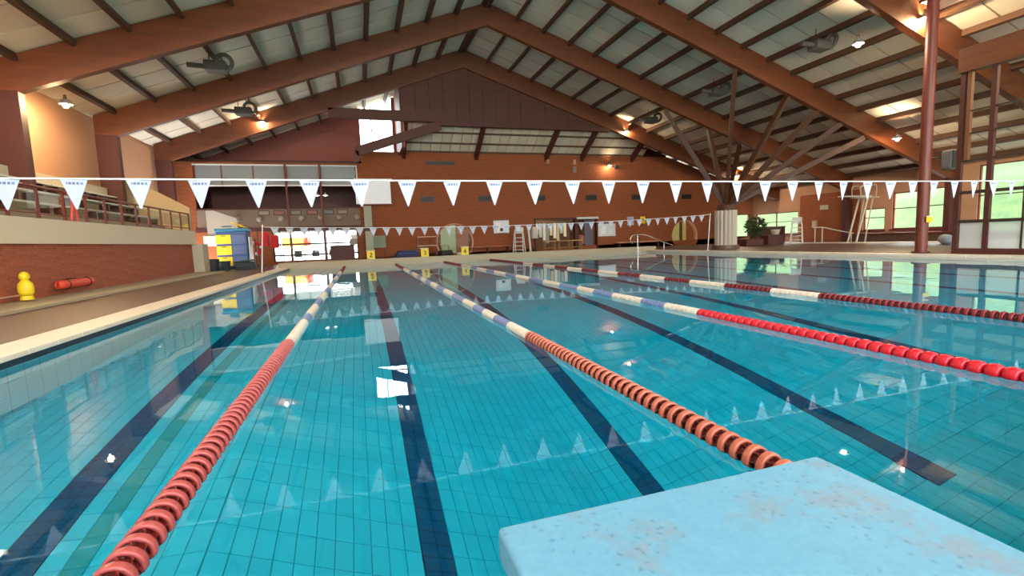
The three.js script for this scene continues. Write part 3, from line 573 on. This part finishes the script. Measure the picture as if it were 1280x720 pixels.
  [[6, 10, 'round window'], [13.2, 7, 'equipment room'], [23.5, 14, 'second round window']].forEach(([x, p, l]) => {
    const t = thing('ceiling_lamp', `warm ceiling lamp in the room behind the ${l}`, 'lamp', [x, 2.8, -32.4]); part('rose', new THREE.CylinderGeometry(0.1, 0.1, 0.12, 14).translate(0, 0.14, 0), M.white, t);
    const b = part('bulb', new THREE.SphereGeometry(0.1, 12, 8), new THREE.MeshStandardMaterial({ color: '#fff', emissive: '#ffe6b8', emissiveIntensity: 12 }), t); b.castShadow = false;
    const li = new THREE.PointLight('#ffe6b8', p, 0, 2); li.castShadow = true; t.add(li);
  });
  const rw = (x, y, r, label, kids) => {
    const w = thing('round_window', label, 'window', [x, y, -31.05], 0);
    part('ring', new THREE.TorusGeometry(r, 0.09, 12, 56), std('#c98f70', 0.4), w);
    part('pane', new THREE.CircleGeometry(r - 0.02, 48), M.dullGlass, w);
    for (const [a, b, m] of kids) { const s = new THREE.Shape(); const q = r - 0.12; const pts = []; for (let k = 0; k <= 12; k++) { const xx = a + (b - a) * k / 12; pts.push(new THREE.Vector2(xx, Math.sqrt(Math.max(0, q * q - xx * xx)))); } for (let k = 12; k >= 0; k--) { const xx = a + (b - a) * k / 12; pts.push(new THREE.Vector2(xx, -Math.sqrt(Math.max(0, q * q - xx * xx)))); } s.setFromPoints(pts); part('curtain', new THREE.ExtrudeGeometry(s, { depth: 0.04, bevelEnabled: false }).translate(0, 0, -0.2), m, w); }
  };
  rw(5.95, 1.02, 1.24, 'round window with a pale green screen, left half of the far wall', [[-0.9, 0.1, std('#a9b28c', 0.7)], [0.14, 0.95, std('#9a5a3c', 0.7)]]);
  rw(23.85, 0.88, 1.2, 'round window with cream curtains near the white fluted column', [[-1.05, -0.3, std('#e6cf8e', 0.8)], [0.0, 0.32, std('#d9bb74', 0.8)], [0.36, 1.05, std('#a0552f', 0.8)]]);
  const fr = struct('door_1'); part('door_frame', merge([bx(11.5, 11.6, 0.13, 2.45, -31.1, -30.84), bx(14.55, 14.75, 0.13, 2.45, -31.1, -30.84), bx(16.25, 16.35, 0.13, 2.45, -31.1, -30.84), bx(11.5, 14.65, 2.35, 2.45, -31.1, -30.84)]), M.redDark, fr); part('lintel', bx(14.7, 16.4, 2.33, 2.47, -31.1, -30.8), M.white, fr);
  const leaf = part('door_leaf', bx(15.6, 16.24, 0.14, 2.3, -31.5, -31.44), std('#5f5a66', 0.5), fr);
  // equipment in the doorway: hanging noodles, boards, towels
  const hang = ['#e9e2c8', '#cfd8b8', '#f1ecdf', '#8c9a96', '#e0c98e', '#f3eee0', '#c8b88a', '#b3b9ae', '#efe3bd', '#6d3a35'];
  const where = ['leftmost', 'second', 'third', 'fourth', 'fifth', 'sixth', 'seventh', 'eighth', 'ninth', 'rightmost'];
  const railing = thing('hanging_rail', 'steel rail under the doorway lintel carrying pale foam boards', 'rail', [13.05, 2.2, -31.35]); part('bar', rod(V(-1.45, 0, 0), V(1.45, 0, 0), 0.02), M.steel, railing); part('hook', bx(-1.4, -1.36, 0, 0.15, -0.02, 0.02), M.steel, railing); part('hook', bx(1.36, 1.4, 0, 0.15, -0.02, 0.02), M.steel, railing);
  hang.forEach((c, i) => { const h = 0.75 + ((i * 37) % 7) * 0.11, x = 11.85 + i * 0.265; const t = thing('swim_board', `${where[i]} foam swim board hanging in the equipment room doorway${i % 9 ? ', counted from the left' : ''}`, 'foam board', [x, 2.18, -31.35 + (i % 3) * 0.03], 0, 'foam boards hanging in the doorway'); part('board', rb(0.22, h, 0.05, 0.02, 0, -h / 2 - 0.07, 0), std(c, 0.6), t); part('loop', new THREE.TorusGeometry(0.03, 0.006, 6, 14).rotateY(Math.PI / 2).translate(0, -0.035, 0), M.dark, t); });
  const mq = thing('towel_dummy', 'white robe hanging on a stand at the left of the doorway', 'robe', [11.3, 0.13, -30.4]); part('robe', new THREE.LatheGeometry([[0.0, 1.75], [0.12, 1.72], [0.2, 1.6], [0.24, 1.3], [0.26, 0.95], [0.0, 0.95]].map((p) => new THREE.Vector2(...p)), 18), std('#c9c3bb', 0.8), mq); part('pole', rod(V(0, 0, 0), V(0, 1.0, 0), 0.025), M.dark, mq); part('foot', new THREE.CylinderGeometry(0.2, 0.22, 0.03, 18).translate(0, 0.015, 0), M.dark, mq);
  [[12.3, 'left'], [13.35, 'middle'], [14.3, 'right']].forEach(([x, s]) => { const b = thing('wooden_bench', `${s} yellowish wooden bench before the equipment room doorway`, 'bench', [x, 0.13, -30.2], 0, 'benches before the doorway'); part('seat', rb(0.85, 0.06, 0.36, 0.02, 0, 0.72, 0), std('#b9975a', 0.6), b); for (const sx of [-0.36, 0.36]) for (const sz of [-0.13, 0.13]) part('leg', bx(sx - 0.03, sx + 0.03, 0, 0.69, sz - 0.03, sz + 0.03), std('#8c6a3c', 0.6), b); part('stretcher', bx(-0.36, 0.36, 0.25, 0.3, -0.02, 0.02), std('#8c6a3c', 0.6), b); });
  const pr = thing('trolley', 'dark red trolley with a pale bag in the right doorway', 'trolley', [15.2, 0.12, -31.2]); part('frame', merge([rod(V(-0.2, 0.1, 0), V(-0.25, 1.5, -0.1), 0.03), rod(V(0.2, 0.1, 0), V(0.15, 1.5, -0.1), 0.03), rod(V(-0.25, 1.5, -0.1), V(0.15, 1.5, -0.1), 0.03)]), M.red, pr); part('bag', rb(0.4, 0.7, 0.3, 0.1, 0, 0.75, 0), M.plasterPink, pr); for (const x of [-0.2, 0.2]) part('wheel', new THREE.CylinderGeometry(0.1, 0.1, 0.05, 16).rotateZ(Math.PI / 2).translate(x, 0.1, 0.02), M.black, pr);
  // tall ladder chairs
  const chair = (x, z, s, turn, label) => {
    const t = thing('lifeguard_chair', label, 'ladder chair', [x, 0.13, z], turn, 'white ladder chairs on the far deck');
    for (const sx of [-0.36, 0.36]) { part('front_leg', rod(V(sx * s, 0, 0.35 * s), V(sx * 0.8 * s, 1.45 * s, 0.02), 0.035 * s), M.white, t); part('rear_leg', rod(V(sx * s, 0, -0.6 * s), V(sx * 0.8 * s, 1.45 * s, -0.28 * s), 0.035 * s), M.white, t); part('arm_rest', rod(V(sx * 0.8 * s, 1.45 * s, 0.02), V(sx * 0.8 * s, 1.7 * s, -0.3 * s), 0.025 * s), M.white, t); }
    for (let k = 1; k < 5; k++) part('rung', rb(0.62 * s, 0.05, 0.14, 0.015, 0, 0.28 * k * s, 0.35 * s - 0.07 * k * s), M.white, t);
    part('seat', rb(0.62 * s, 0.06, 0.42 * s, 0.02, 0, 1.45 * s, -0.15 * s), M.white, t); part('backrest', rb(0.6 * s, 0.34 * s, 0.05, 0.02, 0, 1.68 * s, -0.34 * s), M.white, t);
  };
  chair(9.7, -29.0, 0.92, -0.5, 'white ladder chair between the white board and the doorway');
  chair(25.9, -22.9, 0.9, -0.9, 'white ladder chair on the right deck near the tall plant');
  const wp = solo('white_post', rod(V(10.5, 0.13, -29), V(10.38, 1.75, -29), 0.07, 14), M.white, 'thick white post right of the ladder chair by the doorway', 'post'); part('foot', new THREE.CylinderGeometry(0.14, 0.14, 0.03, 16).translate(10.5, 0.145, -29), M.steel, wp);
  const mats = thing('mat_stack', 'dark blue gym mats stacked by the brick wall', 'mats', [2.6, 0.13, -29.6], 0.05); for (let k = 0; k < 4; k++) part('mat', rb(1.5 - k * 0.16, 0.12, 0.8, 0.04, k * 0.03, 0.07 + k * 0.13, 0), k % 2 ? std('#27315e', 0.6) : std('#313f78', 0.6), mats);
  const sh = thing('shelf_rack', 'steel rack with pale boards between the mats and the round window', 'rack', [3.95, 0.13, -29.8]); for (const sx of [-0.55, 0.55]) for (const sz of [-0.2, 0.2]) part('upright', bx(sx - 0.02, sx + 0.02, 0, 1.35, sz - 0.02, sz + 0.02), M.red, sh); for (const y of [0.3, 0.75, 1.3]) part('shelf', rb(1.15, 0.05, 0.45, 0.015, 0, y, 0), y > 0.5 ? std('#c0a68c', 0.6) : M.redDark, sh);
  const rd = thing('robot_cleaner', 'dark pool cleaning robot under the round window', 'pool cleaner', [5.0, 0.13, -29.4], 0.3); part('body', rb(0.75, 0.3, 0.6, 0.08, 0, 0.28, 0), M.dark, rd); part('handle', tube([[-0.25, 0.4, 0], [-0.2, 0.7, 0], [0.2, 0.7, 0], [0.25, 0.4, 0]], 0.025), M.grey, rd); for (const x of [-0.36, 0.36]) for (const z of [-0.2, 0.2]) part('wheel', new THREE.CylinderGeometry(0.13, 0.13, 0.07, 16).rotateZ(Math.PI / 2).translate(x, 0.13, z), M.black, rd);
  const pp = thing('pool_pump', 'pale round container beside the pool cleaning robot', 'container', [5.9, 0.13, -29.3]); part('body', new THREE.CylinderGeometry(0.2, 0.22, 0.2, 20).translate(0, 0.1, 0), M.concrete, pp); part('lid', new THREE.CylinderGeometry(0.21, 0.21, 0.05, 20).translate(0, 0.22, 0), M.white, pp);
  const bench = thing('wall_bench', 'long low bench along the brick wall below the white board', 'bench', [8.3, 0.13, -30.5]); part('seat', bx(-1.9, 1.3, 0.5, 0.56, -0.2, 0.2), std('#a4623c', 0.6), bench); for (const x of [-1.7, -0.3, 1.1]) part('leg', bx(x - 0.04, x + 0.04, 0, 0.5, -0.16, 0.16), M.redDark, bench);
  const bench2 = thing('wall_bench', 'pale long bench along the brick wall behind the pool handrail', 'bench', [19.4, 0.13, -30.4]); part('seat', bx(-1.8, 1.8, 0.4, 0.46, -0.2, 0.2), std('#b98a68', 0.6), bench2); for (const x of [-1.6, 0, 1.6]) part('leg', bx(x - 0.04, x + 0.04, 0, 0.4, -0.16, 0.16), M.redDark, bench2);
}
// steel handrail into the pool at the far right corner
{
  const h = thing('pool_handrail', 'curved steel handrail going into the water at the far right corner', 'handrail', [15.9, 0, -25.0]);
  part('rail', tube([[-0.35, 0.55, 0], [-0.5, 0.8, 0], [-0.35, 1.04, 0], [0.1, 1.07, 0], [0.6, 1.03, 0], [1.5, 0.68, 0], [2.5, 0.34, 0]], 0.032, 60, 10), M.steel, h);
  part('post', rod(V(0, -0.9, 0), V(0, 1.07, 0), 0.03), M.steel, h); part('post', rod(V(1.85, -0.9, 0), V(1.85, 0.57, 0), 0.03), M.steel, h);
  part('plate', rb(0.34, 0.05, 0.02, 0.008, 0.15, 0.25, -0.16), M.white, h); part('plate', rb(0.34, 0.05, 0.02, 0.008, 0.15, 0.06, -0.16), M.white, h);
}

// ------------------------------------------------------------------ fluted column with its fan of struts
{
  const c = thing('fluted_column', 'white fluted column holding a fan of timber struts', 'column', [18.8, 0.13, -21]);
  const n = 16, pts = [];
  for (let k = 0; k < n * 6; k++) { const a = k / (n * 6) * Math.PI * 2, r = 0.52 + 0.04 * Math.cos(a * n); pts.push([Math.cos(a) * r, Math.sin(a) * r]); }
  part('shaft', poly(pts, [], 1.86).rotateX(-Math.PI / 2).translate(0, 0.2, 0), std('#a59d90', 0.6), c);
  part('plinth', new THREE.CylinderGeometry(0.66, 0.7, 0.22, 40).translate(0, 0.11, 0), M.deck, c);
  part('head', new THREE.CylinderGeometry(0.42, 0.52, 0.3, 32).translate(0, 2.2, 0), M.strut, c);
  const tips = [[16.23, 7.5, -22.75], [19.1, 6.55, -22.75], [15.87, 7.95, -17.25], [18.9, 6.95, -17.25], [20.6, 6.25, -17.25], [22.1, 5.7, -17.25], [23.6, 5.1, -17.25], [21.3, 5.75, -22.75]];
  for (const t of tips) { const a = V(0, 2.2, 0), b = V(t[0] - 18.8, t[1] - 0.13 + 0.25, t[2] + 21); a.add(b.clone().sub(a).normalize().multiplyScalar(0.2)); part('strut', muv(bar(a, b, 0.18, 0.24)), M.strut, c); }
}
// red steel column, notice, loudspeaker and the glazed screen
{
  const c = thing('steel_column', 'tall dark red steel column at the right pool edge', 'column', [17.2, 0.15, -10.6]);
  part('shaft', new THREE.CylinderGeometry(0.155, 0.165, 7.75, 8).rotateY(Math.PI / 8).translate(0, 3.9, 0), M.red, c);
  part('foot', new THREE.CylinderGeometry(0.24, 0.24, 0.05, 8).rotateY(Math.PI / 8).translate(0, 0.025, 0), M.redDark, c);
  part('head_plate', rb(0.5, 0.08, 0.5, 0.02, 0, 7.75, 0), M.redDark, c);
  const n = thing('notice', 'small yellow notice on the tall red steel column', 'sign', [17.2, 1.22, -10.405]); part('sheet', rb(0.27, 0.2, 0.012, 0.004), M.yellow, n); part('tape', rb(0.29, 0.03, 0.008, 0.003, 0, 0.085, 0.005), M.coping, n);
  const s = thing('loudspeaker', 'grey loudspeaker hanging beside the tall red steel column', 'loudspeaker', [17.9, 3.05, -10.3], -0.2); part('cabinet', rb(0.42, 0.62, 0.36, 0.08, 0, 0, 0), M.grey, s); part('grille', rb(0.34, 0.52, 0.03, 0.012, 0, 0, 0.18), M.dark, s); part('arm', rod(V(0, 0.1, -0.1), V(-0.53, 0.1, -0.3), 0.03), M.dark, s);
  const g = struct('partition_glazed');
  const X = 17.2, frame = std('#6e4326', 0.5), tr = std('#30221a', 0.5);
  part('end_post', bx(X - 0.06, X + 0.06, 0.15, 6.0, -9.74, -9.62), M.redDark, g); part('end_post', bx(X - 0.06, X + 0.06, 2.9, 6.0, -9.56, -9.47), frame, g);
  part('header', bx(X - 0.14, X + 0.14, 5.42, 6.1, -9.78, 5.2), M.beam, g);
  part('bottom_rail', bx(X - 0.08, X + 0.08, 0.13, 0.3, -9.6, 5.2), M.redDark, g);
  const zs = [-9.6]; for (let z = -8.95; z < 5; z += 0.78) zs.push(z); zs.push(5.2);
  zs.slice(1, -1).forEach((z, i) => part('mullion', i % 3 ? bx(X - 0.025, X + 0.025, 0.3, 5.42, z - 0.02, z + 0.02) : bx(X - 0.06, X + 0.06, 0.3, 5.42, z - 0.06, z + 0.06), i % 3 ? tr : M.redDark, g));
  const ys = [0.3, 1.1, 1.95, 2.88, 3.65, 4.3, 5.42];
  ys.slice(1, -1).forEach((y, i) => part('transom', bx(X - 0.04, X + 0.04, y - (i < 2 ? 0.045 : 0.02), y + (i < 2 ? 0.045 : 0.02), -9.6, 5.2), tr, g));
  for (let a = 0; a < zs.length - 1; a++) for (let b = 0; b < ys.length - 1; b++) part('pane', new THREE.PlaneGeometry(zs[a + 1] - zs[a] - 0.03, ys[b + 1] - ys[b] - 0.03).rotateY(-Math.PI / 2).translate(X, (ys[b] + ys[b + 1]) / 2, (zs[a] + zs[a + 1]) / 2), b === 0 ? M.frosted : M.glass, g);
}
// right-hand deck
{
  const pl = thing('potted_tree', 'dark green leafy indoor tree in a planter on the right deck', 'plant', [23.0, 0.15, -23.2]);
  part('planter', rb(1.3, 0.42, 0.8, 0.05, -0.4, 0.21, 0), M.redDark, pl);
  part('stem', merge([rod(V(0, 0.4, 0), V(0.03, 1.0, 0), 0.035), rod(V(0.03, 0.9, 0), V(0.3, 1.35, 0.1), 0.02), rod(V(0.03, 0.85, 0), V(-0.3, 1.3, -0.1), 0.02), rod(V(0.03, 1.0, 0), V(0, 1.6, 0), 0.02)]), std('#4a3524', 0.9), pl);
  const lf = [], lg = new THREE.SphereGeometry(0.1, 6, 4).scale(0.55, 0.12, 1);
  for (let k = 0; k < 420; k++) { const a = rnd() * 6.28, e = Math.acos(2 * rnd() - 1), r = Math.cbrt(rnd()); const p = V(Math.sin(e) * Math.cos(a) * 0.72 * r, 1.15 + Math.cos(e) * 0.62 * r, Math.sin(e) * Math.sin(a) * 0.6 * r); const g = lg.clone(); g.rotateX((rnd() - 0.5) * 2); g.rotateY(rnd() * 6.28); g.rotateZ((rnd() - 0.5) * 1.2); lf.push(g.translate(p.x, p.y, p.z)); }
  part('foliage', merge(lf), std('#2f4a24', 0.6), pl).userData.kind = 'stuff';
  const bx1 = thing('planter_box', 'low dark brown planter wall right of the indoor tree', 'planter', [25.1, 0.15, -23.6]); part('box', bx(-1.0, 0.2, 0, 0.55, -0.3, 0.3), M.redDark, bx1); part('rim', rb(1.3, 0.05, 0.7, 0.02, -0.4, 0.57, 0), M.darkFrame, bx1); part('soil', bx(-0.95, 0.15, 0.55, 0.6, -0.25, 0.25), M.dark, bx1);
  const bx2 = thing('cupboard', 'brown cupboard under the window behind the ladder chair', 'cupboard', [27.0, 0.15, -26.2]); part('body', bx(-1.2, 1.2, 0, 1.1, -0.35, 0.35), M.deck, bx2); part('top', rb(2.5, 0.06, 0.8, 0.02, 0, 1.13, 0), M.concreteGrey, bx2); part('door', rb(1.1, 0.9, 0.03, 0.01, -0.6, 0.55, 0.36), M.redDark, bx2); part('door', rb(1.1, 0.9, 0.03, 0.01, 0.6, 0.55, 0.36), M.redDark, bx2);
  const bk = thing('ball_basket', 'pale round basket on the planter beside the ladder chair', 'basket', [24.95, 0.76, -23.6]); part('basket', new THREE.LatheGeometry([[0, 0], [0.2, 0], [0.28, 0.3], [0.25, 0.3], [0.17, 0.04], [0, 0.04]].map((p) => new THREE.Vector2(...p)), 20), M.concrete, bk); part('rim', new THREE.TorusGeometry(0.27, 0.02, 8, 24).rotateX(Math.PI / 2).translate(0, 0.3, 0), M.white, bk);
  const hr = thing('deck_handrail', 'pale handrail sloping down on the right deck before the dark brick wall', 'handrail', [27.4, 0.15, -22.6]);
  part('rail', tube([[-0.5, 0.95, 0], [0.3, 0.95, 0], [0.9, 0.75, 0.4], [1.6, 0.52, 1.0]], 0.03, 40), M.concrete, hr); part('post', rod(V(-0.35, 0, 0), V(-0.35, 0.95, 0), 0.035), M.concrete, hr); part('post', rod(V(0.25, 0, 0), V(0.25, 0.95, 0), 0.035), M.concrete, hr); part('post', rod(V(1.5, 0, 0.92), V(1.5, 0.55, 0.92), 0.03), M.concrete, hr);
  const tw = thing('diving_tower', 'white springboard tower with inclined legs before the right windows', 'diving tower', [27.6, 0.15, -20.4]);
  for (const z of [-0.25, 0.25]) { part('leg', rod(V(-0.35, 0, z), V(0.45, 2.55, z), 0.05), M.concrete, tw); part('leg', rod(V(0.35, 0, z), V(0.85, 2.55, z), 0.035), M.concrete, tw); part('guard_rail', tube([[-0.1, 2.6, z], [-0.1, 3.2, z], [0.6, 3.25, z], [1.1, 3.25, z], [1.1, 2.6, z]], 0.025, 40), M.concrete, tw); }
  part('platform', rb(1.5, 0.08, 0.62, 0.02, 0.55, 2.58, 0), M.concrete, tw); part('board', rb(2.2, 0.05, 0.4, 0.02, -0.2, 2.66, 0), M.white, tw);
  const ex = thing('wall_sign', 'small pale sign high on the dark brick part of the right wall', 'sign', [30.2, 2.45, -24.6], -Math.PI / 2); part('plate', rb(0.6, 0.3, 0.03, 0.01), M.concrete, ex); part('rim', rb(0.66, 0.36, 0.015, 0.01, 0, 0, -0.01), M.grey, ex);
  const ph = thing('wall_cabinet', 'small pale cabinet on the dark brick part of the right wall', 'cabinet', [30.12, 1.35, -25.2], -Math.PI / 2); part('box', rb(0.34, 0.5, 0.16, 0.02), M.plaster, ph); part('door', rb(0.28, 0.42, 0.02, 0.005, 0, 0, 0.085), M.concrete, ph);
  const bn = thing('tiled_bench', 'long red tiled heating bench under the right windows', 'bench', [29.7, 0.15, -18]); part('seat', bx(-0.3, 0.4, 0.42, 0.5, -4, 2.5), M.red, bn); part('base', bx(-0.2, 0.4, 0, 0.42, -4, 2.5), M.deck, bn);
  // second pool edge
  const e = struct('trim_8'); for (let z = -26; z < -10; z += 1) part('coping_tile', rb(0.4, 0.08, 0.98, 0.015, 26.6, 0.16, z + 0.5), M.coping, e);
  const cn = thing('canoe_float', 'grey blue inflatable lying on the right deck behind the steel column', 'inflatable', [24.6, 0.15, -14.2], 0.6); part('hull', new THREE.CapsuleGeometry(0.22, 1.3, 6, 16).rotateZ(Math.PI / 2).translate(0, 0.22, 0), std('#7d8c95', 0.5), cn); part('seam', new THREE.TorusGeometry(0.222, 0.012, 6, 24).rotateY(Math.PI / 2).translate(0, 0.22, 0), M.grey, cn);
}
// air blowers under the roof
{
  const bl = (x, z, label) => {
    const t = thing('air_blower', label, 'blower', [x, roofY(x) - 0.62, z], 0, 'air blowers under the roof');
    part('casing', rb(0.7, 0.34, 0.5, 0.05, 0, 0, 0), std('#4b4841', 0.6), t); part('nozzle', new THREE.TorusGeometry(0.24, 0.07, 10, 24).rotateX(0.5).translate(0.32, 0.12, 0.2), std('#4b4841', 0.6), t);
    part('pipe', rod(V(-0.9, 0.02, 0), V(-0.3, 0, 0), 0.09, 12), std('#4b4841', 0.6), t); part('hanger', rod(V(-0.2, 0.15, 0), V(-0.2, 0.6, 0), 0.015), M.dark, t); part('hanger', rod(V(0.2, 0.15, 0), V(0.2, 0.5, 0), 0.015), M.dark, t);
  };
  bl(17.2, -14.4, 'dark air blower under the right roof slope, nearest of three there'); bl(17.3, -20, 'dark air blower under the right roof slope, middle of three there'); bl(17.3, -25.6, 'dark air blower under the right roof slope, farthest of three there');
  bl(-4.4, -14.4, 'dark air blower under the left roof slope, nearest of three there'); bl(-4.5, -20, 'dark air blower under the left roof slope, middle of three there'); bl(-4.8, -25.6, 'dark air blower under the left roof slope, farthest of three there');
}

// ------------------------------------------------------------------ outdoors
{
  struct('ground', merge([bx(-80, -10.1, -0.5, -0.25, -120, 60), bx(-10.1, 32, -0.5, -0.25, -120, -31.3), bx(-10.1, 32, -0.5, -0.25, 5.6, 60)]), std('#c9c6bc', 0.9));
  const g = new THREE.PlaneGeometry(120, 220, 48, 80).rotateX(-Math.PI / 2), p = g.attributes.position;
  for (let i = 0; i < p.count; i++) { const x = p.getX(i) + 60, z = p.getZ(i); p.setY(i, -0.3 + Math.max(0, x - 3) * 0.34 * Math.min(1, x / 14) + noise.noise(x * 0.08, z * 0.08, 3) * Math.min(2, x * 0.12)); }
  g.computeVertexNormals();
  const grass = tex(256, 256, (u, v) => { const n = per(u, v, 9, 2) * 46 + per(u, v, 40, 8) * 40; return [104 + n * .7, 128 + n * 0.6, 56 + n * 0.3]; });
  grass.repeat.set(14, 26);
  struct('hillside', g.translate(92, 0, -20), std('#9c9c98', 0.95, { map: grass }));
  const aw = thing('awning', 'orange and yellow awning outside beyond the bright low window', 'awning', [-5.0, -0.25, -41]); part('cloth', rb(1.6, 0.7, 0.1, 0.04, 0, 1.75, 0), std('#e8a848', 0.7), aw); part('trim', rb(0.55, 0.7, 0.14, 0.04, 1.0, 1.75, 0.02), std('#c8462a', 0.7), aw); part('pole', rod(V(-0.8, 0, 0), V(-0.8, 2.0, 0), 0.05), M.grey, aw); part('pole', rod(V(0.75, 0, 0), V(0.75, 2.0, 0), 0.05), M.grey, aw);
  [[-4.3, 'left'], [-3.1, 'middle'], [-1.9, 'right']].forEach(([x, s]) => { const c = thing('garden_chair', `${s} dark garden chair outside the bright low window`, 'chair', [x, -0.25, -37.9], 0.4, 'garden chairs outside'); part('seat', rb(0.55, 0.06, 0.5, 0.02, 0, 0.55, 0), M.dark, c); part('backrest', rb(0.55, 0.5, 0.05, 0.02, 0, 0.85, -0.25), M.dark, c); for (const sx of [-0.24, 0.24]) for (const sz of [-0.2, 0.2]) part('leg', rod(V(sx, 0, sz), V(sx, 0.55, sz), 0.02, 8), M.dark, c); });
}

renderer.render(scene, camera);
